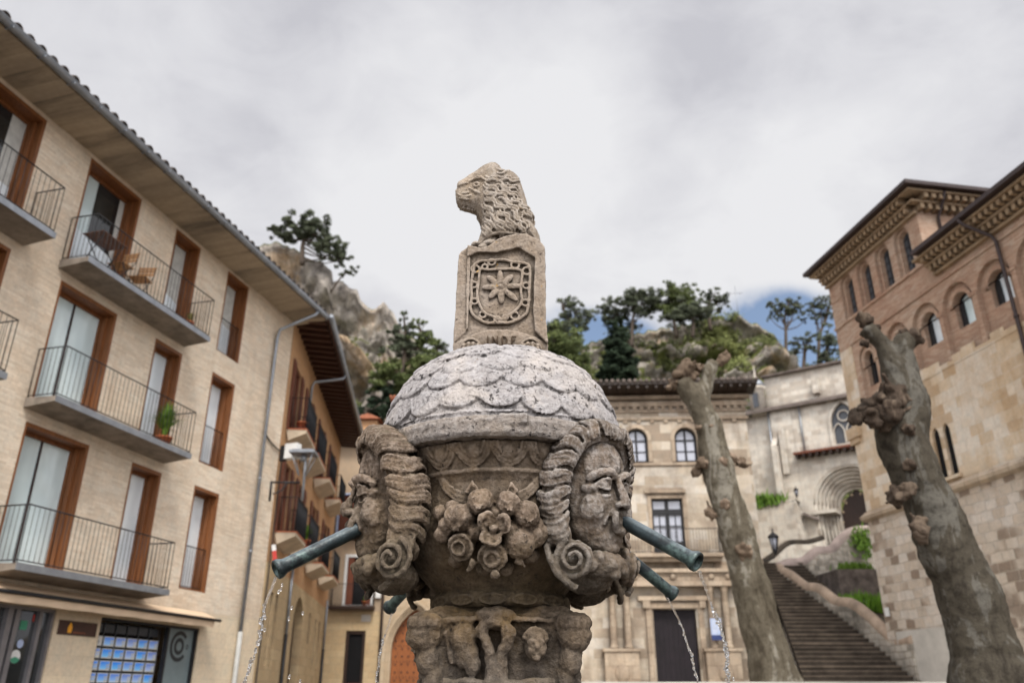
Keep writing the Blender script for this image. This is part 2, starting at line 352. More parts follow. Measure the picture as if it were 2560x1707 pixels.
M['bark_dark'] = barkmat('dark plane bark', (.032, .026, .019), (.066, .056, .041), (.115, .106, .088))
M['burl'] = barkmat('knotted burl', (.035, .026, .019), (.070, .050, .036), (.135, .10, .072))
M['burl_tan'] = barkmat('pale knotted burl', (.08, .056, .038), (.15, .108, .075), (.27, .20, .145))
M['pine_trunk'] = plain('pine trunk', (.09, .07, .055), .9, .2, 0, .4, 1)
def leafmat(name, a, b, sc=.5):
    t = NT(name); g = t.n('ShaderNodeNewGeometry'); n1 = t.noise(sc, 4, .6)
    c = t.mix(g.outputs['Random Per Island'], a, b); c = t.mix(t.ramp(n1, [(.4, 0.), (.65, .7)]), c, tuple(x * 1.5 for x in b))
    t.out(c, .8, .2); return t.mat
M['pine'] = leafmat('dark pine needles', (.040, .052, .034), (.12, .135, .085))
M['pine_green'] = leafmat('green pine needles', (.045, .065, .022), (.13, .155, .055))
M['cypress'] = leafmat('cypress foliage', (.012, .022, .014), (.035, .052, .028))
M['shrub'] = leafmat('hill scrub', (.04, .05, .02), (.15, .165, .055), .12)
M['grass'] = leafmat('grass blades', (.06, .14, .015), (.14, .27, .03), 2)
M['pot_leaf'] = leafmat('pot plant blades', (.05, .12, .015), (.15, .25, .04), 6)
M['grey_leaf'] = leafmat('drying pot plant leaves', (.10, .11, .03), (.3, .26, .11), 6)
def hillmat(name, g_amt):
    t = NT(name); n1 = t.noise(.14, 6, .65, None, .5); mp = t.n('ShaderNodeMapping'); t.link(t.obj, mp.inputs[0]); mp.inputs['Scale'].default_value = (1, 1, .55); n2 = t.noise(.8, 8, .8, mp.outputs[0], .4); n3 = t.noise(.09, 4, .6)
    c = t.ramp(n2, [(.36, (.11, .098, .088)), (.47, (.36, .32, .28)), (.62, (.66, .60, .52))])
    c = t.mix(t.ramp(n1, [(.50, 0.), (.60, .85)]), c, t.ramp(n2, [(.35, (.34, .22, .12)), (.65, (.78, .58, .38))]))
    g = t.n('ShaderNodeNewGeometry'); sp = t.n('ShaderNodeSeparateXYZ'); t.link(g.outputs['Normal'], sp.inputs[0])
    gr = t.math('ADD', t.ramp(sp.outputs[2], [(.35, 0.), (.62, 1.)]), t.math('SUBTRACT', t.ramp(n3, [(.40, 0.), (.6, 1.)]), 1.2 - g_amt))
    c = t.mix(t.ramp(gr, [(.35, 0.), (.6, 1.)]), c, t.ramp(n2, [(.35, (.05, .065, .02)), (.65, (.20, .21, .06))]))
    t.bump(n2, .9, .8); return t.out(c, .95, .15)
M['cliff'] = hillmat('grey ochre cliff', .35)
M['hill'] = hillmat('scrubby rocky hill', .85)
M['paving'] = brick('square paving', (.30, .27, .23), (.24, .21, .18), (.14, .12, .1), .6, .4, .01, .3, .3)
M['terrace'] = plain('pale kerb stone', (.50, .47, .42), .85, .2, 0, .15, 2)
M['steps'] = plain('worn stair stone', (.045, .036, .028), .9, .2, 0, .5, 2)
M['step_edge'] = plain('worn stair nosing', (.115, .09, .068), .9, .2, 0, .4, 2)
M['coping'] = plain('grey pink coping stone', (.36, .29, .26), .9, .2, 0, .35, 1.5)
M['coping_warm'] = plain('warm coping stone', (.36, .275, .205), .9, .2, 0, .35, 1.5)
def watermat():
    t = NT('clear falling water'); t.out((.98, .99, 1.), .01, .5); t.p.inputs['Transmission Weight'].default_value = 1.0; t.p.inputs['IOR'].default_value = 1.33
    return t.mat
M['water'] = watermat()
M['green_st'] = plain('green sticker', (.06, .28, .17), .5, .4, 0, .1)
M['red_st'] = plain('red sticker', (.5, .05, .04), .5, .4, 0, .1)
M['orange_st'] = plain('orange paint', (.85, .38, .03), .5, .4, 0, .05)
M['sign_brown'] = plain('brown shop board', (.055, .025, .018), .5, .4, 0, .3, 4)
M['sign_blue'] = plain('pale blue notice', (.42, .50, .70), .5, .4, 0, .2, 8)
M['navy'] = plain('navy print', (.03, .05, .16), .5, .4, 0, .1)
M['logo'] = plain('dark logo vinyl', (.025, .028, .032), .5, .4, 0, .1)
def cardmat():
    t = NT('blue property card print'); oi = t.n('ShaderNodeObjectInfo'); sp = t.n('ShaderNodeSeparateXYZ'); t.link(t.tc.outputs['Generated'], sp.inputs[0])
    a = t.mix(oi.outputs['Random'], (.02, .22, .75), (.16, .22, .50)); b = t.mix(oi.outputs['Random'], (.15, .50, .80), (.42, .50, .68))
    c = t.mix(t.math('ADD', sp.outputs[2], t.math('MULTIPLY', t.noise(9, 2), .3)), b, a)
    m = t.math('MULTIPLY', t.math('GREATER_THAN', sp.outputs[0], .66), t.math('LESS_THAN', sp.outputs[2], .72))
    c = t.mix(t.math('MULTIPLY', m, t.ramp(t.noise(30, 2), [(.4, 0.), (.6, 1.)])), c, t.mix(oi.outputs['Random'], (.35, .3, .28), (.55, .5, .3)))
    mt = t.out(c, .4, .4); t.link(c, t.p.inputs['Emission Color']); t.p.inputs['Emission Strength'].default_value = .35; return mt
M['card'] = cardmat()
# ------------------------------------------------------------------ the fountain
AX, AY = -.05, 3.6          # its axis
FO = Vector((AX, AY, 0))
fountain = thing('fountain', 'weathered carved stone fountain with lion head finial, scaled dome and mask faces spouting water', 'fountain', (AX, AY, 0))
CLOUD = {}
def cloud_tex(scale, depth=3):
    k = (scale, depth)
    if k not in CLOUD:
        t = bpy.data.textures.new('weathering', 'CLOUDS'); t.noise_scale = scale; t.noise_depth = depth; CLOUD[k] = t
    return CLOUD[k]
def fuse(o, voxel, wear=.006, wscale=.05, smooth=1, wear2=.0025, w2=.014):
    m = o.modifiers.new('fuse', 'REMESH'); m.mode = 'VOXEL'; m.voxel_size = voxel; m.use_smooth_shade = True
    if smooth: s = o.modifiers.new('soften', 'SMOOTH'); s.iterations = smooth; s.factor = .5
    for st, sc in ((wear, wscale), (wear2, w2)):
        if st:
            d = o.modifiers.new('wear', 'DISPLACE'); d.texture = cloud_tex(sc); d.strength = st; d.mid_level = .5; d.texture_coords = 'GLOBAL'
    return o
def L(p): return Vector(p) - FO     # world -> fountain local
def catmull(P, n=6):
    P = [Vector(p) for p in P]; out = []
    for i in range(len(P) - 1):
        a, b, c, d = P[max(i - 1, 0)], P[i], P[i + 1], P[min(i + 2, len(P) - 1)]
        for k in range(n):
            t = k / n
            out.append(.5 * ((2 * b) + (-a + c) * t + (2 * a - 5 * b + 4 * c - d) * t * t + (-a + 3 * b - 3 * c + d) * t ** 3))
    out.append(P[-1]); return out
def dirv(az): return Vector((math.sin(R(az)), -math.cos(R(az)), 0))   # azimuth 0 faces the camera
def polar(az, r, z): v = dirv(az) * r; v.z = z; return v

# dome with overlapping scales
RB_ = .542; ZB = 2.50; HD = .46
def dome_pt(az, ph, lift=0.):
    e = .80
    cr = abs(math.cos(ph)) ** e; sr = math.sin(ph) ** .95
    p = polar(az, RB_ * .985 * cr + lift * math.cos(ph), ZB + HD * sr + lift * math.sin(ph)); return p
mb = MB()
prof = [(.30, ZB - .03)] + [(RB_ * .985 * abs(math.cos(R(a))) ** .80, ZB + HD * math.sin(R(a)) ** .95) for a in range(0, 90, 3)] + [(.02, ZB + HD)]
mb.lathe(prof, 72)
rows = [(12, 20), (25, 19), (37, 17), (48, 15), (58, 12), (67, 9)]
rnd = random.Random(5)
for ri, (phd, cnt) in enumerate(rows):
    for k in range(cnt):
        az = 360 * (k + .5 * (ri % 2) + rnd.uniform(-.06, .06)) / cnt; ph = R(phd + rnd.uniform(-1.8, 1.8))
        c = dome_pt(az, ph, -.004)
        rr = RB_ * abs(math.cos(ph)) ** .8
        w = PI * rr / cnt * rnd.uniform(1.0, 1.14); h = .074
        up = (dome_pt(az, min(ph + .03, 1.5)) - dome_pt(az, ph)).normalized(); side = Vector((math.cos(R(az)), math.sin(R(az)), 0)); nrm = side.cross(up).normalized()
        if nrm.dot(dirv(az)) < 0: nrm = -nrm
        tilt = rnd.uniform(.075, .145)
        up2 = (up * math.cos(tilt) - nrm * math.sin(tilt)); n2 = (nrm * math.cos(tilt) + up * math.sin(tilt))
        Mx = Matrix((side, up2, n2)).transposed()
        mb.ell(c + n2 * .002, (w, h * rnd.uniform(.85, 1.08), .0125), Mx.to_quaternion(), 18, 7)
mb.lathe([(RB_ * .96, ZB - .03), (RB_ * 1.01, ZB - .015), (RB_ * 1.015, ZB + .015), (RB_ * .975, ZB + .045), (RB_ * .9, ZB + .05)], 72, caps=False)
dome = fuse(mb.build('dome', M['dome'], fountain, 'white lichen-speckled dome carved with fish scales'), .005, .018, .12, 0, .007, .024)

# rim slab under the dome
mb = MB()
mb.lathe([(.3, ZB + .0), (RB_ * 1.0, ZB + .01), (RB_ * 1.02, ZB - .012), (RB_ * 1.012, ZB - .06), (RB_ * .99, ZB - .075), (.3, ZB - .08)], 72)
mb.box(-.0, .11, -RB_ - .012, -RB_ + .03, ZB - .028, ZB + .012)
rim = fuse(mb.build('rim', M['rim'], fountain), .0055, .012, .07, 0, .007, .02)

# bowl body with egg band, swags and knotted foot band
ZR = ZB - .075
mb = MB()
mb.lathe([(.2, ZR + .01), (.485, ZR + .005), (.488, ZR - .01), (.470, ZR - .045), (.445, ZR - .086), (.442, ZR - .10), (.452, ZR - .108), (.452, ZR - .118), (.44, ZR - .125), (.425, ZR - .15),
          (.425, ZR - .2), (.43, ZR - .27), (.425, ZR - .34), (.40, ZR - .40), (.36, ZR - .455), (.315, ZR - .50), (.285, ZR - .535), (.272, ZR - .55), (.283, ZR - .558), (.29, ZR - .572), (.287, ZR - .60), (.276, ZR - .612), (.25, ZR - .62), (.235, ZR - .64), (.2, ZR - .66)], 80)
for k in range(20):     # egg and tongue band
    az = 18 * k + 5
    c = polar(az, .475, ZR - .028)
    side = Vector((math.cos(R(az)), math.sin(R(az)), 0))
    mb.ell(polar(az, .455, ZR - .026), (.036, .034, .048), Euler((0, 0, R(az))).to_quaternion())
    for rr, rad in ((.048, .0055), (.062, .0055), (.074, .005)):
        pth = [polar(az + math.degrees(rr * math.sin(R(w)) / .47), .496 - .50 * (rr * 1.22 * math.cos(R(w)) + .004) , ZR - .004 - rr * 1.22 * math.cos(R(w))) for w in range(-90, 91, 15)]
        mb.tube(pth, rad, 6)
for k in range(14):     # foot band ovals
    az = 360 / 14 * k - 5
    pth = [polar(az + 10.2 * math.cos(R(w)), .291, ZR - .587 + .019 * math.sin(R(w))) for w in range(0, 360, 20)]
    mb.tube(pth, .0055, 6, closed=True); mb.ell(polar(az, .283, ZR - .587), (.032, .012, .010), Euler((0, 0, R(az))).to_quaternion())
for sgn in (-1, 1):     # ribbons hanging to the fruit
    for q in range(3):
        o = q * 17
        P = ([(425, 560 + o * 1.5), (460, 640 + o * 1.3), (520, 690 + o * 1.3), (580, 700 + o * 1.3)] if sgn < 0 else [(930, 560 + o * 1.5), (885, 630 + o * 1.3), (840, 675 + o * 1.3), (785, 705 + o * 1.3)])
        pts = []
        for (x, y) in P:
            p = L(z6(x, y, 3.2)); a = math.atan2(p.x, -p.y)
            # push the ray on to the bowl
            d = 3.2
            for _ in range(6):
                p = L(z6(x, y, d)); d = AY - math.sqrt(max(.02, .435 ** 2 - p.x ** 2))
            pts.append(L(z6(x, y, d)))
        mb.tube(catmull(pts, 5), .008, 6)
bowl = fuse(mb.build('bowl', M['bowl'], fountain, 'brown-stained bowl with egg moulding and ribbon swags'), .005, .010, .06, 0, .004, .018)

# fruit garlands
def on_bowl(x, y, r):
    d = 3.15
    for _ in range(8):
        p = L(z6(x, y, d)); d = AY - math.sqrt(max(.02, r * r - p.x ** 2))
    return L(z6(x, y, d))
k6 = .00083
fruits = [(625, 738, 60), (752, 748, 60), (530, 812, 64), (832, 800, 62), (500, 770, 34), (545, 940, 55), (680, 985, 60), (805, 925, 66), (440, 790, 36), (872, 900, 48), (512, 1005, 30), (852, 985, 36), (640, 1042, 34), (745, 1045, 34), (605, 880, 40), (760, 870, 42), (478, 850, 40), (875, 845, 34), (450, 890, 40), (905, 880, 36), (700, 800, 40)]
def garland(mb, rot):
    Q = Matrix.Rotation(R(rot), 4, 'Z')
    T = lambda p: Q @ Vector(p)
    rn = random.Random(3)
    for (x, y, r) in fruits:
        c = on_bowl(x, y, .465 - .0006 * max(0, y - 900) - .00007 * abs(x - 680) + (.02 if r > 50 else 0)); rad = r * k6 * 1.08
        mb.ell(T(c), (rad * rn.uniform(.95, 1.08), rad, rad * rn.uniform(.92, 1.05)), Euler((rn.random(), rn.random(), rn.random())).to_quaternion())
        out = Vector((c.x, c.y, 0)).normalized(); out.z = -.35 if y > 800 else .1; out.normalize()
        sd = out.cross(Vector((0, 0, 1))).normalized(); u2 = sd.cross(out)
        if (x, y) in ((680, 985), (545, 940)):
            for fr in (.92, .5):
                rg = [T(c + out * rad * (.55 if fr > .8 else .98) + sd * math.cos(R(w)) * rad * fr + u2 * math.sin(R(w)) * rad * fr) for w in range(0, 360, 24)]
                mb.tube(rg, rad * .17, 6, closed=True)
        elif (x, y) in ((832, 800), (530, 812), (625, 738), (752, 748)):
            for w in range(0, 360, 60):      # little calyx crown
                d2 = sd * math.cos(R(w)) + u2 * math.sin(R(w))
                b = c + (out * .85 - Vector((0, 0, .5))).normalized() * rad
                mb.tube([T(b - out * .004), T(b + d2 * rad * .35 + out * .002)], [rad * .16, rad * .05], 5)
    c = on_bowl(685, 865, .50)             # flower with curled petals
    out = Vector((c.x, c.y, 0)).normalized(); sd = out.cross(Vector((0, 0, 1))).normalized(); u2 = sd.cross(out)
    for k in range(6):
        w = R(60 * k + 15 + (23, -14, 9, -20, 16, -8)[k]); d2 = sd * math.cos(w) + u2 * math.sin(w); s2 = out.cross(d2)
        P = [c + s2 * a * .018 + d2 * b + out * o for a, b, o in ((-1, .02, .0), (-1.2, .045, .018), (-.5, .06, .028), (.5, .06, .026), (1.2, .045, .016), (1, .02, 0))]
        mb.tube([T(p) for p in catmull(P, 4)], (.011, .007, .012, .006, .010, .009)[k], 6)
        mb.ell(T(c + d2 * .035 + out * .002), (.024, .02, .018))
    mb.ell(T(c + out * .018), .017)
    for (a, b, r0) in (((560, 700), (590, 640), 10), ((610, 690), (585, 645), 9), ((790, 700), (760, 645), 10), ((745, 700), (775, 640), 8), ((870, 950), (900, 860), 14), ((470, 900), (430, 800), 12), ((700, 1060), (670, 1100), 14), ((600, 1010), (560, 1060), 14), ((790, 1000), (830, 1040), 15)):
        pa, pb = on_bowl(*a, .46), on_bowl(*b, .448)      # leaf tips
        mb.tube([T(pa), T((pa + pb) / 2 + Vector((0, -.008, 0))), T(pb)], [r0 * k6 * 1.6, r0 * k6 * 1.3, .002], 6, flat=.6)
for i, rot in enumerate((0, 88, -96, 178)):
    mb = MB(); garland(mb, rot)
    lb = 'front swag of fruit, flower and leaves' if i == 0 else None
    fuse(mb.build('fruit_garland', M['fruit_stone'], fountain, lb), .0045, .020, .05, 2, .005, .018)

# mask faces
def head_body(mb):
    e = lambda c, r, rot=None: mb.ell(c, r, rot)
    e((0, -.04, .03), (.158, .19, .20)); e((0, -.01, .12), (.150, .165, .15))
    e((0, .03, -.07), (.138, .135, .165)); e((0, .055, .10), (.128, .095, .12))      # face, forehead
    e((0, .055, -.17), (.088, .092, .085)); e((0, .10, -.212), (.044, .040, .034))      # jaw, chin
    for s in (-1, 1):
        e((s * .075, .085, -.075), (.062, .066, .068))      # puffed cheeks
        e((s * .085, .09, .005), (.045, .04, .026))         # cheek bone
        mb.tube(catmull([(s * .012, .158, .048), (s * .045, .168, .070), (s * .085, .142, .064), (s * .118, .10, .035)], 4), [.013] + [.017] * 11 + [.009], 8)   # brow
        e((s * .058, .136, .022), (.030, .022, .021))       # eyeball
        mb.tube(catmull([(s * .026, .146, .018), (s * .045, .160, .038), (s * .072, .152, .036), (s * .094, .122, .016)], 4), .0065, 6)
        mb.tube(catmull([(s * .026, .146, .016), (s * .048, .156, .000), (s * .074, .146, .002), (s * .094, .122, .014)], 4), .0060, 6)
        mb.tube(catmull([(s * .035, .150, -.020), (s * .060, .146, -.028), (s * .090, .118, -.018)], 4), .0055, 6)  # bag under the eye
        e((s * .023, .178, -.062), (.016, .018, .015))      # nostril wing
        mb.tube(catmull([(s * .030, .165, -.07), (s * .055, .150, -.10), (s * .062, .135, -.14)], 4), .009, 6)    # fold
        e((s * .145, -.02, -.0), (.03, .05, .06))
    mb.tube(catmull([(0, .150, .060), (0, .166, .03), (0, .184, -.02), (0, .203, -.055)], 4), [.013] * 5 + [.015] * 4 + [.019] * 4, 8)
    e((0, .196, -.060), (.021, .020, .018))
    rg = [(.040 * math.cos(R(w)), .165 + .008 * math.cos(R(2 * w)), -.122 + .036 * math.sin(R(w))) for w in range(0, 360, 20)]
    mb.tube(rg, .016, 8, closed=True)
    e((0, .125, -.12), (.045, .05, .045))
    e((0, .145, .135), (.030, .02, .028)) if False else None
def hair(mb, seed, wid=1.25, slope=.035, dx=0.):
    rn = random.Random(seed); C0 = Vector((0, .0, .02))
    for s in (-1, 1):
        P = [(s * .0, .095, .235), (s * .055, .100, .238), (s * .105, .075, .215), (s * .148, .045, .165), (s * .172, .015, .09), (s * .180, -.008, .01), (s * .178, -.015, -.07), (s * .168, -.012, -.145), (s * .155, .0, -.20)]
        C = catmull(P, 6); N = len(C)
        mb.tube(C, [.042 + .013 * math.sin(PI * i / (N - 1)) for i in range(N)], 10)
        i = 0.0; step = 1.55
        while i < N - 2:
            a = int(i); t = (C[min(a + 2, N - 1)] - C[max(a - 1, 0)]).normalized(); c = C[a].lerp(C[a + 1], i - a)
            out = (c - C0); out.y *= .35; out = (out - t * out.dot(t)).normalized(); b = t.cross(out)
            if b.y < 0: b = -b           # b points forward, to the face
            rr = .045 + .012 * math.sin(PI * i / (N - 1)); A = .013 * rn.uniform(.6, 1.3); phs = i * .13 + rn.uniform(-.3, .3)
            pts = []
            for w in range(-105, 106, 14):
                q = R(w); x = (w + 105) / 210
                pts.append(c + out * rr * (math.cos(q) if abs(w) < 60 or wid < 1.4 else math.cos(q) * .9) + b * (rr * (wid if q > 0 else 1.2)) * math.sin(-q) + t * (A * math.sin(x * 2 * PI * 1.5 + phs) + slope * (x - .25)))
            rad = rn.uniform(.0068, .0115)
            mb.tube(pts, [rad * (.5 + .9 * math.sin(PI * (k + .6) / (len(pts) + .2))) for k in range(len(pts))], 6)
            cnt_ = int(i / 1.55); i += (1.05 if cnt_ % 3 else 2.0) * rn.uniform(.8, 1.25)
        # scroll below the cheek
        vc = Vector((s * (.165 + dx), .055 - dx * .4, -.268)); ax = Vector((s * .80, .60, -.05)).normalized(); sd = ax.cross(Vector((0, 0, 1))).normalized(); u2 = sd.cross(ax)
        sp = []
        for k in range(46):
            w = k * .30; r = .078 - .0014 * k
            sp.append(vc + sd * (-s) * math.cos(w + 1.9) * r * .95 + u2 * math.sin(w + 1.9) * r + ax * (.0011 * k))
        mb.tube(sp, [.015 - .0002 * k for k in range(46)], 7)
        mb.ell(vc + ax * .012, (.020, .020, .020)); mb.ell(vc - ax * .012, (.030, .074, .074), Vector((1, 0, 0)).rotation_difference(ax))
        mb.tube([Vector(P[-1]), Vector((s * .135, .03, -.235)), vc + u2 * .05], [.04, .035, .03], 8)
        mb.tube(catmull([(s * .19, -.06, -.05), (s * .20, -.05, -.15), (s * .215, -.02, -.25), (s * .20, .03, -.34), (s * .15, .06, -.375)], 5), .014, 7)
    for k in range(15):
        a = -1 + 2 * k / 14; mb.ell((a * .135, .075 + .045 * (1 - a * a) + rn.uniform(-.015, .015), -.262 - .025 * (1 - a * a) + rn.uniform(-.03, .02)), (rn.uniform(.018, .032), rn.uniform(.018, .03), rn.uniform(.02, .034)))
    mb.ell((0, .06, -.28), (.13, .09, .06)); mb.ell((0, -.02, -.31), (.12, .10, .07))
HZ = 2.235
heads = [(-63, -70, .50, 'face', 'mask face in profile with broken brow'), (51, 43, .465, 'face_pale', 'mask face turned to the right with both eyes showing'), (118, 118, .45, 'face', None), (-148, -148, .45, 'face', None)]
for i, (az, faz, r, mk, lb) in enumerate(heads):
    p = polar(az, r, HZ)
    mb = MB(); head_body(mb)
    h = mb.build('mask_face', M[mk], fountain, lb, p, (0, 0, R(180 + faz)))
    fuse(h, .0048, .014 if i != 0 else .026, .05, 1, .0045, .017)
    mb = MB(); hair(mb, 4 + i, 1.75 if i == 0 else 1.3, .06 if i == 0 else .035, .055 if i == 0 else -.01)
    hh = mb.build('wavy_hair', M[mk], h); fuse(hh, .0042, .017, .05, 2, .005, .020)

# water spouts
SP = [(-62, .60, .63, 0.353, .425, 'left'), (52, .60, .633, .322, .436, 'right'), (118, .56, .66, .37, .43, 'back right'), (-146, .60, .60, .47, .41, 'back left')]
jets = []
for i, (az, r0, z0, ln, z1, nm) in enumerate(SP):
    a = polar(az, r0 - .06, z0 + 1.5 + .06 * (z0 - z1) / ln); b = polar(az, r0 + ln, z1 + 1.5); d = (b - a).normalized(); n = (b - a).length
    mb = MB(); rr = .0275
    prof = [(rr, 0), (rr, n - .045), (rr * 1.02, n - .035), (rr * 1.25, n - .022), (rr * 1.38, n - .012), (rr * 1.36, n), (rr * 1.12, n + .004), (rr * .92, n), (rr * .86, n - .03), (rr * .80, n - .12)]
    vs = []; m_ = 28; rn = random.Random(i)
    Q = Vector((1, 0, 0)).rotation_difference(d)
    for (q, x) in prof:
        for k in range(m_):
            w = 2 * PI * k / m_; qq = q * (1 + .03 * noise.noise(Vector((x * 18, math.cos(w) * 2, math.sin(w) * 2 + i))))
            vs.append((x, qq * math.cos(w), qq * math.sin(w)))
    fs = [(j * m_ + k, j * m_ + (k + 1) % m_, (j + 1) * m_ + (k + 1) % m_, (j + 1) * m_ + k) for j in range(len(prof) - 1) for k in range(m_)]
    mb.add(vs, fs, True)
    o = mb.build('spout', M['bronze'], fountain, None, a, (0, 0, 0)); o.rotation_mode = 'QUATERNION'; o.rotation_quaternion = Q
    mb = MB(); rg = [(n - .045, .0, 0)]
    mb.lathe([(.0, 0)], 4) if False else None
    core = MB(); core.add([(n - .12, rr * .8 * math.cos(2 * PI * k / 12), rr * .8 * math.sin(2 * PI * k / 12)) for k in range(12)], [tuple(range(12))])
    core.build('bore', M['black'], o)
    jets.append((FO + b, d))

# finial: lion head on a pillar with a coat of arms
YF = 3.43
def F5(x, y, d=YF): return L(z5(x, y, d))
mb = MB()
out5 = [(238, 1450), (246, 1300), (255, 1200), (262, 1050), (268, 930), (276, 850), (280, 745), (300, 715), (345, 690), (410, 684), (450, 705), (500, 690), (560, 645), (625, 610), (760, 600), (870, 655), (905, 700), (910, 850), (912, 1000), (914, 1200), (920, 1350), (930, 1470)]
pts = [F5(x, y) for x, y in out5]
poly = [(p.x, p.z) for p in pts]; poly[0] = (poly[0][0], 2.86); poly[-1] = (poly[-1][0], 2.86)
yf = YF - AY
mb.prism([(x, z) for x, z in poly], yf, yf + .27)
cx5 = F5(585, 975)
inner = [(345, 770), (420, 740), (560, 745), (715, 708), (832, 775), (826, 1000), (820, 1200), (835, 1310)]
fr = [F5(x, y, YF - .004) for x, y in inner]
# raised border left and right of the sunk field
def pr(pts5, y0, y1):
    q = [F5(x, y) for x, y in pts5]; mb.prism([(p.x, p.z) for p in q], y0, y1)
pr([(832, 775), (905, 705), (914, 1200), (925, 1400), (835, 1310), (820, 1150)], yf - .026, yf + .02)
pr([(345, 760), (285, 742), (268, 930), (255, 1200), (245, 1380), (335, 1300), (350, 1000)], yf - .006, yf + .02)
pr([(345, 690), (345, 775), (420, 742), (560, 745), (715, 708), (832, 778), (905, 705), (870, 655), (760, 612), (625, 625), (560, 655), (500, 695), (430, 712)], yf - .026, yf + .02)
pr([(345, 775), (365, 775), (360, 1000), (350, 1290), (335, 1300), (340, 1000)], yf - .016, yf)
# curved inscribed base band
def base_z(x): return 1310 + ((x - 585) / 330) ** 2 * 80
nb = 14; bx = [238 + (928 - 238) * k / nb for k in range(nb + 1)]
for k in range(nb):
    xa, xb = bx[k], bx[k + 1]; q = []
    for x in (xa, xb):
        bul = .040 * (1 - ((x - 585) / 345) ** 2)
        q.append((F5(x, base_z(x)), bul))
    (pa, ba), (pb, bb) = q
    vs = [(pa.x, yf - ba, 2.84), (pb.x, yf - bb, 2.84), (pb.x, yf - bb, pb.z), (pa.x, yf - ba, pa.z), (pa.x, yf + .05, 2.84), (pb.x, yf + .05, 2.84), (pb.x, yf + .05, pb.z + .03), (pa.x, yf + .05, pa.z + .03)]
    mb.add(vs, [(0, 1, 2, 3), (5, 4, 7, 6), (3, 2, 6, 7), (0, 4, 5, 1), (0, 3, 7, 4), (1, 5, 6, 2)])
pillar = fuse(mb.build('pillar', M['pillar'], fountain, 'tan pillar with sunk shield field and broken left shoulder'), .0042, .011, .06, 1, .003, .016)
# paws at the foot
for (xc, s) in ((370, -1), (800, 1)):
    mb = MB()
    for j in range(4):
        x = xc + (j - 1.5) * 34; c = F5(x, 1402 + abs(j - 1.5) * 9, YF - .045)
        mb.ell(c, (.0135, .03, .018)); mb.ell(c + Vector((0, -.018, -.018)), (.010, .014, .012))
    mb.ell(F5(xc, 1430, YF - .03), (.055, .04, .024))
    ring = [F5(xc + 78 * math.cos(R(w)), 1445 - 88 * math.sin(R(w)), YF - .040 + .03 * ((abs(xc + 78 * math.cos(R(w)) - 585) / 345) ** 2)) for w in range(0, 181, 15)]
    mb.tube(ring, .008, 6)
    fuse(mb.build('lion_paw', M['pillar'], fountain), .0035, .003, .03, 0, .0015, .01)
# shield relief: chains and eight-pointed star
mb = MB(); yr = YF - .010
def T5(pts5, r, n=5, d=yr, closed=False):
    P = [F5(x, y, d) for x, y in pts5]
    mb.tube(catmull(P, n), r, 6)
outer = [(390, 850), (395, 820), (440, 795), (520, 790), (600, 782), (680, 800), (760, 808), (795, 835), (800, 900), (795, 980), (792, 1060), (785, 1130), (765, 1180), (700, 1222), (640, 1240), (560, 1240), (480, 1240), (430, 1215), (385, 1180), (365, 1120), (375, 1050), (372, 980), (378, 910), (390, 850)]
innr = [(430, 880), (440, 850), (500, 855), (590, 850), (680, 850), (740, 868), (738, 930), (732, 1000), (738, 1080), (712, 1130), (660, 1175), (590, 1215), (520, 1190), (465, 1165), (430, 1100), (415, 1030), (425, 950), (430, 880)]
T5(outer, .0085); T5(innr, .0075)
for (x, y, r) in ((400, 850, 30), (520, 800, 26), (690, 820, 30), (775, 865, 30), (770, 970, 24), (765, 1095, 26), (690, 1190, 30), (560, 1215, 22), (455, 1180, 26), (395, 1085, 24), (392, 965, 24), (620, 1200, 18), (470, 835, 20)):
    rg = [F5(x + r * math.cos(R(w)), y + r * .85 * math.sin(R(w)), yr) for w in range(0, 360, 30)]
    mb.tube(rg, .0065, 6, closed=True)
c0 = F5(585, 978, yr)
for k, ln in zip(range(8), (120, 118, 140, 150, 125, 112, 125, 118)):
    w = R(90 - 45 * k + 3); a = Vector((math.cos(w), 0, math.sin(w))); n = ln * .00071
    mb.ell(c0 + a * n * .60, (n * .43, .010, .0155), Matrix.Rotation(-w, 3, 'Y').to_quaternion(), 14, 8)
    mb.tube([c0, c0 + a * n * .6], .006, 6)
rg = [c0 + Vector((.027 * math.cos(R(w)), 0, .025 * math.sin(R(w)))) for w in range(0, 360, 24)]
mb.tube(rg, .008, 6, closed=True); mb.ell(c0 + Vector((0, -.004, 0)), (.011, .010, .011))
shield = fuse(mb.build('shield_relief', M['pillar'], fountain, 'carved shield with chains around an eight-petalled star'), .0036, .004, .03, 0, .002, .012)
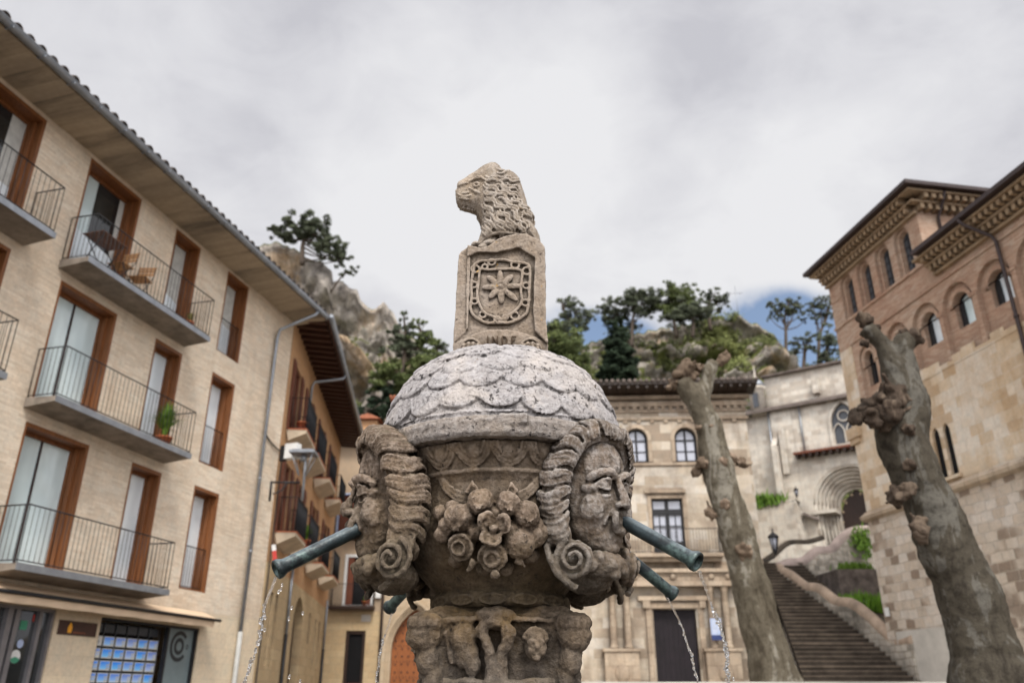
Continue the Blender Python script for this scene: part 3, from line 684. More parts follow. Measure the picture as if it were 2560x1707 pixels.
# letters
def text(name, body, size, mat, parent, loc, rot, ext=.002, label=None, align='CENTER', sx=1.):
    cu = bpy.data.curves.new(name, 'FONT'); cu.body = body; cu.size = size; cu.extrude = ext; cu.align_x = align; cu.align_y = 'CENTER'
    cu.materials.append(mat); tmp = bpy.data.objects.new('tmp', cu); col.objects.link(tmp)
    dg = bpy.context.evaluated_depsgraph_get(); me = bpy.data.meshes.new_from_object(tmp.evaluated_get(dg)); bpy.data.objects.remove(tmp)
    me.name = name
    if not me.materials: me.materials.append(mat)
    o = bpy.data.objects.new(name, me); col.objects.link(o); o.location = loc; o.rotation_euler = rot; o.scale = (sx, 1, 1)
    if parent: o.parent = parent
    if label: o['label'] = label
    return o
M['groove'] = plain('shaded groove stone', (.085, .06, .042), .95, .1, 0, .3, 30)
p = F5(590, 1360, YF - .041)
mb = MB()
for St in ([(492, 1335), (492, 1400)], [(527, 1400), (527, 1338)], [(527, 1338), (562, 1396)], [(562, 1396), (562, 1336)], [(598, 1336), (598, 1398)], [(598, 1336), (622, 1342), (632, 1365), (622, 1392), (598, 1398)], [(667, 1338), (667, 1400)], [(667, 1338), (698, 1342)], [(667, 1366), (690, 1368)], [(667, 1400), (700, 1402)]):
    P = [F5(x, y, YF - .0475 + .046 * ((x - 585) / 345) ** 2) for x, y in St]
    mb.tube(P, .003, 5)
mb.build('inscription', M['groove'], fountain, 'worn letters INDE cut in the base band')

# lion
YL = 3.57
def G(x, y, d=0.): return L(z5(x, y, YL + d))
base = MB()
LO5 = [(272, 238), (262, 262), (260, 300), (258, 340), (262, 375), (285, 402), (318, 418), (362, 426), (402, 444), (425, 480), (446, 525), (452, 560), (440, 600), (428, 640), (412, 680), (402, 720), (470, 740), (600, 740), (760, 740), (868, 740), (876, 690), (872, 640), (858, 605), (828, 560), (826, 520), (832, 485), (806, 455), (786, 420), (772, 370), (762, 330), (745, 285), (732, 240), (712, 205), (680, 182), (640, 174), (608, 168), (588, 140), (560, 118), (520, 112), (480, 117), (450, 128), (415, 152), (372, 175), (342, 192), (318, 212), (292, 226)]
def seg_d(px, py):
    m_ = 1e9; inside = False; n = len(LO5)
    for i in range(n):
        x1, y1 = LO5[i]; x2, y2 = LO5[(i + 1) % n]
        if (y1 > py) != (y2 > py) and px < (x2 - x1) * (py - y1) / (y2 - y1) + x1: inside = not inside
        t = max(0, min(1, ((px - x1) * (x2 - x1) + (py - y1) * (y2 - y1)) / ((x2 - x1) ** 2 + (y2 - y1) ** 2))); m_ = min(m_, math.hypot(px - x1 - t * (x2 - x1), py - y1 - t * (y2 - y1)))
    return m_ if inside else -m_
gs = 9; gv = {}; vsL = []
cells = {}
for iy in range(108, 745, gs):
    for ix in range(252, 885, gs):
        d = seg_d(ix, iy)
        if d > 0:
            full = 62 if ix < 400 else 62 + min(78, (ix - 400) * .55)
            q = min(1., d / full); dep = (full * .00092 + .004) * math.sqrt(max(0, 1 - (1 - q) ** 2)) + .003
            cells[(ix, iy)] = dep
for (ix, iy), dep in cells.items():
    p = G(ix, iy); gv[(ix, iy)] = len(vsL); vsL.append(p + Vector((0, -dep, 0))); vsL.append(p + Vector((0, dep, 0)))
fsL = []
def has(x, y): return (x, y) in gv
edges = {}
for (x, y) in gv:
    if has(x + gs, y) and has(x, y + gs) and has(x + gs, y + gs):
        q = [gv[(x, y)], gv[(x + gs, y)], gv[(x + gs, y + gs)], gv[(x, y + gs)]]
        fsL.append(tuple(q)); fsL.append(tuple(i + 1 for i in q[::-1]))
        for u, v in zip(q, q[1:] + q[:1]): edges[(u, v)] = 1
for (u, v) in list(edges):
    if (v, u) not in edges: fsL.append((v, u, u + 1, v + 1))
base.add(vsL, fsL, True)
me = bpy.data.meshes.new('probe'); me.from_pydata(base.v, [], base.f)
bv = BVHTree.FromPolygons([Vector(v) for v in base.v], base.f)
def surf(x, y, lift=0.):
    o = G(x, y, -.6 * 0 - .5); tgt = G(x, y, .0); d = (tgt - o).normalized()
    h = bv.ray_cast(o, d)
    return (h[0] - d * lift) if h[0] is not None else None
mb = MB(); mb.v = list(base.v); mb.f = list(base.f); mb.m = list(base.m); mb.sm = list(base.sm)
def strand(P5, r=.0085, lift=.003, n=5):
    P2 = catmull([Vector((x, y, 0)) for x, y in P5], n); pts = []
    for q in P2:
        s_ = surf(q.x, q.y, lift)
        if s_ is not None: pts.append(s_)
    if len(pts) > 2:
        if max((pts[i + 1] - pts[i]).length for i in range(len(pts) - 1)) < .06:
            m_ = len(pts); mb.tube(pts, [r * (.45 + .6 * math.sin(PI * (i + .7) / (m_ + .4))) for i in range(m_)], 6)
rn = random.Random(8)
def inside_mane(x, y):
    if y < 130 + .25 * max(0, x - 540): return False
    lo = 465 if y < 330 else (430 if y < 420 else 455 + (y - 420) * .02)
    return lo < x < 560 + .55 * y + 0 and y < 610
gy = 135
while gy < 600:
    gx = 455 + rn.uniform(0, 20)
    while gx < 840:
        if inside_mane(gx, gy):
            fl = R(14 + (gy - 130) * .13 + 8 * math.sin(gx * .02) + rn.uniform(-6, 6)); ln = rn.uniform(85, 120); am = rn.uniform(10, 14) * (1 if rn.random() < .8 else -1); ca, sa = math.cos(fl), math.sin(fl)
            for off in (-12, 12):
                P5 = []
                for k in range(6):
                    t = k / 5; a = am * math.sin(t * 2 * PI * 1.0) + off * (1 - .3 * t); P5.append((gx + ca * ln * t - sa * a, gy + sa * ln * t + ca * a))
                strand(P5, rn.uniform(.0078, .0095), .006)
            if rn.random() < .30:
                cxx, cyy = gx + rn.uniform(-10, 20), gy + rn.uniform(10, 30)
                strand([(cxx + (20 - 2.4 * k) * math.cos(k * .9), cyy + (20 - 2.4 * k) * math.sin(k * .9)) for k in range(8)], .0075, .004, 4)
        gx += rn.uniform(78, 100)
    gy += 47
# back and far side of the mane
for k in range(60):
    w = rn.uniform(.2, PI - .2); y0 = rn.uniform(200, 560); cxx = 640 + (y0 - 300) * .12; rx = .10 + .0001 * (y0 - 200)
    P = []
    for j in range(7):
        t = j / 6; c = G(cxx, y0 + 70 * t); ww = w + .12 * math.sin(t * 6)
        o = c + Vector((math.cos(ww) * .5, math.sin(ww) * .5, 0)); h = bv.ray_cast(o, (c - o).normalized())
        if h[0]: P.append(h[0] + (o - c).normalized() * .003)
    if len(P) > 2: mb.tube(P, .008, 6)
# face of the lion
strand([(268, 300), (300, 318), (340, 322), (372, 312)], .006, .002); strand([(262, 255), (300, 235), (350, 225)], .009, .002)
strand([(285, 335), (320, 340), (352, 345)], .008, .003); strand([(300, 300), (330, 300), (356, 290)], .008, .003)
strand([(350, 215), (395, 195), (440, 185), (470, 200)], .011, .003); strand([(385, 235), (410, 225), (435, 232)], .007, .003); strand([(385, 240), (412, 250), (436, 238)], .006, .003)
strand([(355, 260), (400, 285), (440, 300)], .010, .001); strand([(300, 400), (350, 410), (400, 425)], .008, .001)
mb.ell(G(272, 285, -.03), (.012, .012, .014))
# edge of the collar with its break
strand([(455, 640), (520, 600), (600, 585), (700, 600), (790, 610)], .012, .004); strand([(430, 665), (500, 640), (560, 630)], .012, .004)
mb.ell(G(455, 700, -.10), (.026, .03, .024)); mb.ell(G(410, 690, -.05), (.03, .05, .02)); mb.ell(G(520, 690, -.06), (.06, .06, .03))
lion = fuse(mb.build('lion_head', M['lion'], fountain, 'worn lion head with curling mane looking left'), .0034, .006, .05, 0, .003, .014)

# pedestal block and shaft
mb = MB()
YP = 3.30
def PP(x, y, d=YP): return L(z6(x, y, d))
def sq(hw, dp, z, n=10):      # square plan with hollowed sides
    o = []
    for s in range(4):
        for k in range(n):
            t = -1 + 2 * k / n; h = hw * (1 - .16 * (1 - t * t)); a = [(t * hw, -h), (h, t * hw), (-t * hw, h), (-h, -t * hw)][s]; o.append((a[0], a[1], z))
    return o
rings = [(.25, 1.815), (.275, 1.80), (.30, 1.785), (.32, 1.76), (.325, 1.74), (.31, 1.70), (.295, 1.66), (.285, 1.60), (.28, 1.55), (.285, 1.53), (.29, 1.50), (.27, 1.47), (.25, 1.40), (.24, 1.2), (.24, 1.0)]
vs = []; n_ = 40
for hw, z in rings: vs += [Vector(p) for p in sq(hw, 0, z)]
fs = [(j * n_ + k, j * n_ + (k + 1) % n_, (j + 1) * n_ + (k + 1) % n_, (j + 1) * n_ + k) for j in range(len(rings) - 1) for k in range(n_)]
fs += [tuple(range(n_)), tuple((len(rings) - 1) * n_ + k for k in range(n_ - 1, -1, -1))]
mb.add(vs, fs, True)
for s in range(4):
    Q = Matrix.Rotation(R(45 + 90 * s), 3, 'Z')
    for (r, z, a) in ((.405, 1.745, (.075, .06, .045)), (.41, 1.70, (.07, .05, .06)), (.385, 1.62, (.045, .05, .07)), (.36, 1.55, (.04, .05, .07)), (.345, 1.50, (.05, .05, .05))):
        c = Q @ Vector((0, -r, 0)); c.z = z; mb.ell(c, a)
    q2 = Matrix.Rotation(R(90 * s), 3, 'Z')
    W = lambda p: q2 @ Vector(p)
    yfp = -.300
    # drapery-like figure in the middle
    mb.ell(W((-.015, yfp + .02, 1.775)), (.085, .05, .035)); mb.ell(W((-.015, yfp + .0, 1.75)), (.05, .04, .03))
    mb.tube(catmull([W((-.045, yfp, 1.75)), W((-.065, yfp - .015, 1.72)), W((-.05, yfp - .01, 1.68)), W((-.035, yfp, 1.63)), W((-.03, yfp, 1.57)), W((-.03, yfp, 1.50))], 4), .021, 8)
    mb.tube(catmull([W((.015, yfp, 1.75)), W((.035, yfp - .02, 1.715)), W((.03, yfp - .01, 1.67)), W((.012, yfp, 1.63)), W((.01, yfp, 1.57)), W((.01, yfp, 1.50))], 4), .024, 8)
    mb.ell(W((-.01, yfp + .01, 1.55)), (.045, .035, .07)); mb.ell(W((.035, yfp - .018, 1.71)), (.03, .024, .034)); mb.ell(W((-.065, yfp - .01, 1.715)), (.026, .022, .03))
    # worn mass on the left
    mb.ell(W((-.135, yfp + .02, 1.69)), (.055, .05, .065)); mb.ell(W((-.125, yfp + .02, 1.64)), (.05, .045, .06)); mb.ell(W((-.10, yfp + .01, 1.59)), (.03, .03, .04))
    mb.tube(catmull([W((-.21, yfp + .01, 1.72)), W((-.19, yfp + .03, 1.66)), W((-.175, yfp + .03, 1.60))], 4), .016, 7)
    # child face on the right
    f = Vector((.140, yfp + .002, 1.665))
    mb.ell(W(f), (.044, .042, .056)); mb.ell(W(f + Vector((0, -.002, .03))), (.046, .042, .035)); mb.ell(W(f + Vector((0, -.03, -.045))), (.016, .014, .012))
    mb.tube([W(f + Vector((.004, -.04, .01))), W(f + Vector((.006, -.052, -.014)))], [.006, .009], 6)
    for sx in (-1, 1):
        mb.ell(W(f + Vector((sx * .017, -.036, .004))), (.008, .007, .006)); mb.tube(catmull([W(f + Vector((sx * .004 + .004, -.042, .012))), W(f + Vector((sx * .018, -.044, .019))), W(f + Vector((sx * .032, -.034, .010)))], 4), .0042, 6)
        mb.ell(W(f + Vector((sx * .02, -.03, -.02))), (.014, .012, .014))
    mb.tube([W(f + Vector((-.012, -.04, -.026))), W(f + Vector((.014, -.04, -.027)))], .004, 6)
    for w in range(0, 180, 22): mb.ell(W(f + Vector((.040 * math.cos(R(w)), -.012, .025 + .032 * math.sin(R(w))))), .013)
    mb.tube([W((-.21, yfp - .0, 1.535)), W((0, yfp - .018, 1.53)), W((.21, yfp - .0, 1.535))], .017, 7); mb.tube([W((-.24, yfp + .01, 1.755)), W((0, yfp - .0, 1.765)), W((.24, yfp + .01, 1.755))], .012, 7)
ped = fuse(mb.build('pedestal', M['pedestal'], fountain, 'dark damp pedestal block carved with worn figures and a small face'), .0058, .016, .05, 0, .007, .02)
mb = MB(); mb.lathe([(.2, 1.1), (.26, 1.05), (.24, .98), (.24, .5), (.3, .42), (.3, .12), (.2, .1)], 40)
mb.build('shaft', M['pedestal'], fountain)
mb = MB(); mb.lathe([(.2, .1), (1.25, .12), (1.30, .16), (1.30, .62), (1.26, .68), (1.28, .74), (1.48, .74), (1.52, .70), (1.50, .12), (1.50, 0.004), (.2, .004)], 8)
mb.build('basin', M['rim'], fountain)
mb = MB(); mb.add([(1.295 * math.cos(R(45 * k)), 1.295 * math.sin(R(45 * k)), .55) for k in range(8)], [tuple(range(8))])
mb.build('pool_water', M['water'], fountain)

# falling water
def jet(pts, label, rad=.006, extra=(), tail=True, seed=1):
    rn = random.Random(seed); mb = MB(); C = catmull(pts, 10); N = len(C)
    k0 = int(N * (.30 if tail else .14))
    P = []; rs = []
    for i in range(k0 + 1):
        q = C[i] + Vector((rn.uniform(-1, 1), rn.uniform(-1, 1), 0)) * .0012; P.append(q); rs.append(rad * (1.0 - .55 * i / k0) * rn.uniform(.75, 1.25))
    mb.tube(P, rs, 8)
    mb.tube([p + Vector((.006, 0, .0)) for p in P], [r * .5 for r in rs], 6)
    i = k0
    while i < N - 1:
        c = C[int(i)] + Vector((rn.gauss(0, 1), rn.gauss(0, 1), 0)) * .0030; s = rn.uniform(.003, .006)
        mb.ell(c, (s, s, s * rn.uniform(1.0, 2.0)), Euler((rn.uniform(-.3, .3), rn.uniform(-.3, .3), 0)).to_quaternion(), 8, 6); i += rn.uniform(.6, 2.2)
    for p in extra:
        s = rn.uniform(.003, .0055); mb.ell(p, (s, s, s * 1.3), None, 8, 6)
    o = mb.build('falling_water', M['water']); tag(o, label, 'water jet', 'water jets falling from the fountain spouts')
    return o
def J(zz, P, d): return [zz(x, y, d + .0) for x, y in P]
z4 = zoomed(560, 1050, .419)
jet([z4(x, y, d) for x, y, d in ((305, 935, 3.15), (285, 990, 3.13), (260, 1050, 3.12), (243, 1100, 3.11), (232, 1180, 3.10), (218, 1260, 3.10), (205, 1330, 3.10), (178, 1410, 3.10), (150, 1480, 3.1), (130, 1560, 3.1), (118, 1640, 3.1))],
    'broken jet of drops falling from the front left bronze spout', .0038, [z4(x, y, 3.12) for x, y in ((346, 982), (326, 1022), (243, 1250), (247, 1178), (388, 1183), (404, 1118), (470, 1150), (390, 1530), (222, 1300), (455, 1555), (340, 1010))], tail=True, seed=2)
jet([z8(x, y, 3.02) for x, y in ((636, 985), (650, 1030), (668, 1072), (690, 1140), (704, 1175), (722, 1222), (742, 1265), (757, 1310), (770, 1362), (775, 1402), (782, 1440), (778, 1490), (790, 1535), (792, 1600))],
    'twisting water jet falling from the front right bronze spout', .0045, [z8(x, y, 3.02) for x, y in ((700, 1156), (768, 1495), (815, 1545), (734, 1240))], seed=4)
jet([z8(x, y, 3.97) for x, y in ((468, 1125), (484, 1148), (505, 1190), (530, 1240), (550, 1285), (566, 1330), (580, 1375), (596, 1410), (604, 1455), (614, 1500), (626, 1538), (634, 1600))],
    'thin water jet falling in front of the dark door from the back right spout', .0035, seed=6)
jet([z6(x, y, 4.40) for x, y in ((217, 1248), (205, 1290), (192, 1330), (178, 1375), (170, 1405), (162, 1450), (156, 1500), (150, 1560), (147, 1620))],
    'thinnest water jet falling from the back left spout before the arched door', .003, seed=8)
# ------------------------------------------------------------------ sky and sun
w = bpy.data.worlds.new('World'); scene.world = w; w.use_nodes = True; wt = w.node_tree; wt.nodes.clear()
def wn(k, **kw):
    n = wt.nodes.new(k)
    for a, b in kw.items():
        if a.startswith('_'): setattr(n, a[1:], b)
        elif isinstance(b, bpy.types.NodeSocket): wt.links.new(b, n.inputs[a])
        else: n.inputs[a].default_value = b
    return n
def wm(op, a, b=0., c=None):
    n = wt.nodes.new('ShaderNodeMath'); n.operation = op
    for i, v in enumerate((a, b) if c is None else (a, b, c)):
        if isinstance(v, bpy.types.NodeSocket): wt.links.new(v, n.inputs[i])
        else: n.inputs[i].default_value = v
    return n.outputs[0]
SUN_EL, SUN_AZ = 52, 166        # sun behind the camera, slightly to its right, veiled by cloud (azimuth clockwise from +Y)
sky = wn('ShaderNodeTexSky'); sky.sky_type = 'NISHITA'; sky.sun_disc = False; sky.sun_elevation = R(SUN_EL); sky.sun_rotation = R(SUN_AZ)
blue = wn('ShaderNodeBackground', Strength=.15); wt.links.new(sky.outputs[0], blue.inputs[0])
tc = wn('ShaderNodeTexCoord'); sep = wn('ShaderNodeSeparateXYZ'); wt.links.new(tc.outputs['Generated'], sep.inputs[0])
zz = wm('MAXIMUM', wm('ADD', sep.outputs[2], .22), .05)
pl = wn('ShaderNodeCombineXYZ'); wt.links.new(wm('DIVIDE', sep.outputs[0], zz), pl.inputs[0]); wt.links.new(wm('DIVIDE', sep.outputs[1], zz), pl.inputs[1])
n1 = wn('ShaderNodeTexNoise', Scale=1.35, Detail=5., Roughness=.48, Distortion=.25); wt.links.new(pl.outputs[0], n1.inputs['Vector'])
n2 = wn('ShaderNodeTexNoise', Scale=3.4, Detail=5., Roughness=.5); wt.links.new(pl.outputs[0], n2.inputs['Vector'])
def blob(az, el, size):
    d = Vector((math.sin(R(az)) * math.cos(R(el)), math.cos(R(az)) * math.cos(R(el)), math.sin(R(el))))
    dt = wn('ShaderNodeVectorMath', _operation='DOT_PRODUCT'); wt.links.new(tc.outputs['Generated'], dt.inputs[0]); dt.inputs[1].default_value = d
    mr = wn('ShaderNodeMapRange'); mr.interpolation_type = 'SMOOTHSTEP'; wt.links.new(dt.outputs['Value'], mr.inputs[0]); mr.inputs[1].default_value = math.cos(R(size)); mr.inputs[2].default_value = 1; return mr.outputs[0]
dens = wm('ADD', wm('MULTIPLY', n1.outputs['Fac'], .80), wm('MULTIPLY', n2.outputs['Fac'], .34))
n4 = wn('ShaderNodeTexNoise', Scale=7.5, Detail=7., Roughness=.6, Distortion=.6); wt.links.new(pl.outputs[0], n4.inputs['Vector'])
dens = wm('ADD', dens, wm('MULTIPLY', wm('SUBTRACT', n4.outputs['Fac'], .5), .34))
dens = wm('ADD', dens, wm('MULTIPLY', wm('SUBTRACT', n2.outputs['Fac'], .5), .45))
for az, el, sz, k in ((-6, 37, 13, .20), (-8, 28, 13, .16), (13, 31, 13, .14), (27, 28, 13, .18), (-21, 39, 12, -.15), (-13, 47, 9, -.07), (2, 50, 9, -.05), (21, 41, 11, -.08), (14, 50, 22, -.05), (-9, 21.5, 7, -.20), (-28, 58, 18, -.03), (25, 40, 12, -.06)):
    dens = wm('ADD', dens, wm('MULTIPLY', blob(az, el, sz), k))
cr = wn('ShaderNodeValToRGB'); wt.links.new(dens, cr.inputs[0]); e = cr.color_ramp.elements
e[0].position = .36; e[0].color = (.58, .58, .625, 1); e[1].position = .74; e[1].color = (.83, .83, .85, 1)
m = cr.color_ramp.elements.new(.52); m.color = (.71, .71, .745, 1)
# unseen cloud behind the camera, brightened as added fill for the facades
back = wn('ShaderNodeMapRange'); wt.links.new(sep.outputs[1], back.inputs[0]); back.inputs[1].default_value = .15; back.inputs[2].default_value = -.9; back.inputs[3].default_value = 1.0; back.inputs[4].default_value = 3.0
cloud = wn('ShaderNodeBackground'); wt.links.new(cr.outputs[0], cloud.inputs[0]); wt.links.new(back.outputs[0], cloud.inputs['Strength'])
hole = wm('ADD', wm('MULTIPLY', blob(19, 19, 8), 1.2), wm('MULTIPLY', blob(5, 19, 8), 1.5))
hole = wm('ADD', hole, wm('MULTIPLY', blob(12, 22.5, 4), .25))
n3 = wn('ShaderNodeTexNoise', Scale=9., Detail=5., Roughness=.55); wt.links.new(tc.outputs['Generated'], n3.inputs['Vector'])
hr = wn('ShaderNodeMapRange'); hr.interpolation_type = 'SMOOTHSTEP'; wt.links.new(wm('MULTIPLY', hole, wm('ADD', .35, wm('MULTIPLY', wm('SUBTRACT', n3.outputs['Fac'], .36), 4.2))), hr.inputs[0]); hr.inputs[1].default_value = .05; hr.inputs[2].default_value = .62
mx = wn('ShaderNodeMixShader'); wt.links.new(wm('MULTIPLY', hr.outputs[0], .9), mx.inputs[0]); wt.links.new(cloud.outputs[0], mx.inputs[1]); wt.links.new(blue.outputs[0], mx.inputs[2])
wo = wn('ShaderNodeOutputWorld'); wt.links.new(mx.outputs[0], wo.inputs[0])
sd = bpy.data.lights.new('sun', 'SUN'); sd.energy = 3.1; sd.angle = R(16); sd.color = (1, .95, .88)
so = bpy.data.objects.new('sun', sd); col.objects.link(so)
sv = Vector((math.sin(R(SUN_AZ)) * math.cos(R(SUN_EL)), math.cos(R(SUN_AZ)) * math.cos(R(SUN_EL)), math.sin(R(SUN_EL))))
so.rotation_euler = sv.to_track_quat('Z', 'Y').to_euler()

# ------------------------------------------------------------------ ground
mb = MB(); mb.add([(-900, -900, 0), (900, -900, 0), (900, 900, 0), (-900, 900, 0)], [(0, 1, 2, 3)])
tag(mb.build('ground', M['paving']), kind='structure')
TZ = 1.66
mb = MB(); mb.prismz([(1.0, 14), (21, 14), (21, 60), (1.0, 60)], .004, TZ - .12); mb.prismz([(.96, 13.96), (21, 13.96), (21, 60), (.96, 60)], TZ - .12, TZ)
tag(mb.build('terrace', M['terrace']), kind='structure')

# ------------------------------------------------------------------ facade helpers (local x along the wall, y into the building, z up)
def arc_pts(a, b, d, kind, n=14):
    w = b - a; c = (a + b) / 2
    if kind == 'round': return [(c - w / 2 * math.cos(PI * k / n), d - w / 2 + w / 2 * math.sin(PI * k / n)) for k in range(n + 1)]
    h = w * .866; P = []
    n2_ = n // 2
    for k in range(n2_ + 1):
        t = R(60) * k / n2_; P.append((b - w * math.cos(t), d - h + w * math.sin(t)))
    return P + [(a + b - x, z) for x, z in P[-2::-1]]
def spring(a, b, d, kind): return d if kind == 'rect' else (d - (b - a) / 2 if kind == 'round' else d - (b - a) * .866)
def outline(h):
    a, b, c, d, kind = h
    return [(a, c), (a, d), (b, d), (b, c)] if kind == 'rect' else [(a, c)] + arc_pts(a, b, d, kind) + [(b, c)]
def wall(mb, x0, x1, z0, z1, holes, y=0., depth=.4):
    xs = sorted({x0, x1, *[v for h in holes for v in h[:2] if x0 < v < x1]}); zs = sorted({z0, z1, *[v for h in holes for v in h[2:4] if z0 < v < z1]})
    for i in range(len(xs) - 1):
        for j in range(len(zs) - 1):
            cx, cz = (xs[i] + xs[i + 1]) / 2, (zs[j] + zs[j + 1]) / 2
            if any(h[0] < cx < h[1] and h[2] < cz < h[3] for h in holes): continue
            mb.quad((xs[i], y, zs[j]), (xs[i + 1], y, zs[j]), (xs[i + 1], y, zs[j + 1]), (xs[i], y, zs[j + 1]))
    for h in holes:
        a, b, c, d, kind = h; O = outline(h)
        if kind != 'rect':
            A = arc_pts(a, b, d, kind); top = [(x, d) for x, z in A]
            for k in range(len(A) - 1): mb.quad((A[k][0], y, A[k][1]), (A[k + 1][0], y, A[k + 1][1]), (top[k + 1][0], y, d), (top[k][0], y, d))
        for k in range(len(O)):
            p, q = O[k], O[(k + 1) % len(O)]
            mb.quad((p[0], y, p[1]), (q[0], y, q[1]), (q[0], y + depth, q[1]), (p[0], y + depth, p[1]))
def shrink(h, t, tb=None):
    return (h[0] + t, h[1] - t, h[2] + (t if tb is None else tb), h[3] - t, h[4])
def ring(mb, h, t, y0, y1, tb=None):
    A = outline(h); B = outline(shrink(h, t, tb))
    n = len(A); vs = [(x, y0, z) for x, z in A] + [(x, y0, z) for x, z in B] + [(x, y1, z) for x, z in A] + [(x, y1, z) for x, z in B]
    fs = []
    for k in range(n):
        j = (k + 1) % n
        fs += [(k, j, n + j, n + k), (2 * n + j, 2 * n + k, 3 * n + k, 3 * n + j), (n + k, n + j, 3 * n + j, 3 * n + k), (j, k, 2 * n + k, 2 * n + j)]
    mb.add(vs, fs)
def panel(mb, h, y):
    A = outline(h); mb.add([(x, y, z) for x, z in A], [tuple(range(len(A)))])
def rear(mb, x0, x1, y1, z0, z1, y0=0.02):   # the rest of the building body behind its front
    mb.quad((x0, y0, z0), (x0, y1, z0), (x0, y1, z1), (x0, y0, z1)); mb.quad((x1, y0, z0), (x1, y1, z0), (x1, y1, z1), (x1, y0, z1)); mb.quad((x0, y1, z0), (x1, y1, z0), (x1, y1, z1), (x0, y1, z1))
def rail(mb, pts, z0, z1, sp=.115, r=.007, rt=.014):
    """top rail, bottom rail and bars along a polyline in x, y"""
    for a, b in zip(pts[:-1], pts[1:]):
        a = Vector((*a, 0)); b = Vector((*b, 0)); L_ = (b - a).length; n = max(1, round(L_ / sp))
        for z, rr in ((z1, rt), (z0, rt * .8)): mb.tube([a + Vector((0, 0, z)), b + Vector((0, 0, z))], rr, 6)
        for k in range(n + 1):
            p = a.lerp(b, k / n); mb.tube([p + Vector((0, 0, z0 - (.07 if k % 8 == 0 else 0))), p + Vector((0, 0, z1))], r * (1.5 if k in (0, n) else 1), 4)

# ------------------------------------------------------------------ apartment building on the left
LA = 14.2; LO = (-8.18, 18.57, 0)
LR = frame_rot(LA); apt = thing('apartment_building', 'long beige brick apartment building with thin slab balconies and a shop below', 'building', LO, LR)
def apt_w(x, y, z): return Matrix.Translation(LO) @ Matrix.Rotation(LR, 4, 'Z') @ Vector((x, y, z))
floors = [(3.57, 6.20), (6.62, 9.20), (9.59, 12.2)]
cols_ = [(-7.4, -5.33), (-4.05, -2.36), (-1.02, .02), (1.31, 2.38), (-12.6, -10.9), (-9.6, -8.55)]
sills = [3.76, 6.81, 9.86]; heads_ = [6.22, 9.23, 12.22]
holes = []; wins = []
for fi, (z0, z1) in enumerate(floors):
    for ci, (a, b) in enumerate(cols_):
        if ci == 3: h = (a, b, sills[fi], heads_[fi], 'rect')
        else: h = (a, b, z0, z1, 'rect')
        holes.append(h); wins.append((fi, ci, h))
shop_h = (-1.06, 2.36, .9, 2.93, 'rect'); door_h = (-6.2, -2.3, .02, 2.96, 'rect')
mb = MB(); wall(mb, -15, 5.05, 3.32, 12.34, holes, 0, .42); rear(mb, -15, 5.05, 9, 3.32, 12.34, 0)
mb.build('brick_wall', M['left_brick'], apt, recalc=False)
mb = MB(); wall(mb, -15, 5.04, 0, 3.318, [shop_h, door_h], -.015, .4); rear(mb, -15, 5.04, 8.9, 0, 3.318, -.015)
mb.build('ground_floor_wall', M['left_base'], apt, recalc=False)
for fi, ci, h in wins:
    a, b, c, d, _ = h
    mb = MB(); mb.box(a + .002, a + .05, -.004, .40, c, d - .002); mb.box(b - .075, b - .002, -.004, .40, c, d - .002); mb.box(a + .05, b - .075, -.004, .40, d - .085, d - .002); mb.box(a + .05, b - .075, .05, .40, c, c + .05)
    mb.box(b - .12, b - .075, .15, .26, c + .05, d - .085); mb.box(a + .05, b - .075, .27, .33, d - .15, d - .085); mb.box(b - .14, b - .12, .27, .36, c + .05, d - .15)
    f = mb.build('window', M['wood_frame'], apt)
    xa, xb = a + .05, b - .14; mid = (xa + xb) / 2; zt = d - .15
    wide = b - a > 1.3
    if fi == 2:
        segs = [(xa, xa + (xb - xa) * .42, 'curtain_glass'), (xa + (xb - xa) * .42, xb - .16, 'dark_glass'), (xb - .16, xb, 'curtain')] if wide else [(xa, xa + .42, 'dark_glass'), (xa + .42, xb, 'curtain')]
        if ci == 0: segs = [(xa, xb - .35, 'dark_glass'), (xb - .35, xb, 'curtain')]
    else: segs = [(xa, mid - .02, 'curtain_glass'), (mid + .02, xb, 'curtain_glass')] if wide else [(xa, xb, 'bright_glass')]
    if (fi, ci) == (1, 0): segs = [(xa, xb, 'dark_glass')]
    for (p, q, mk) in segs: mb = MB(); mb.quad((p, .33, c + .05), (q, .33, c + .05), (q, .33, zt), (p, .33, zt)); mb.build('pane', M[mk], f, recalc=False)
    if fi == 2:     # brighter curtain panel over the lower half
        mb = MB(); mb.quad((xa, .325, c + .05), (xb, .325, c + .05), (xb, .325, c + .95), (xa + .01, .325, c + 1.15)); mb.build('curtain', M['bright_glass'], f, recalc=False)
    if wide and fi < 2: mb = MB(); mb.box(mid - .02, mid + .02, .30, .34, c + .05, zt); mb.build('mullion', M['brown_metal'], f)
    if ci == 3:
        mb = MB(); rail(mb, [(a + .05, .10), (b - .08, .10)], c + .08, c + 1.02, .11); mb.build('window_rail', M['iron'], f)
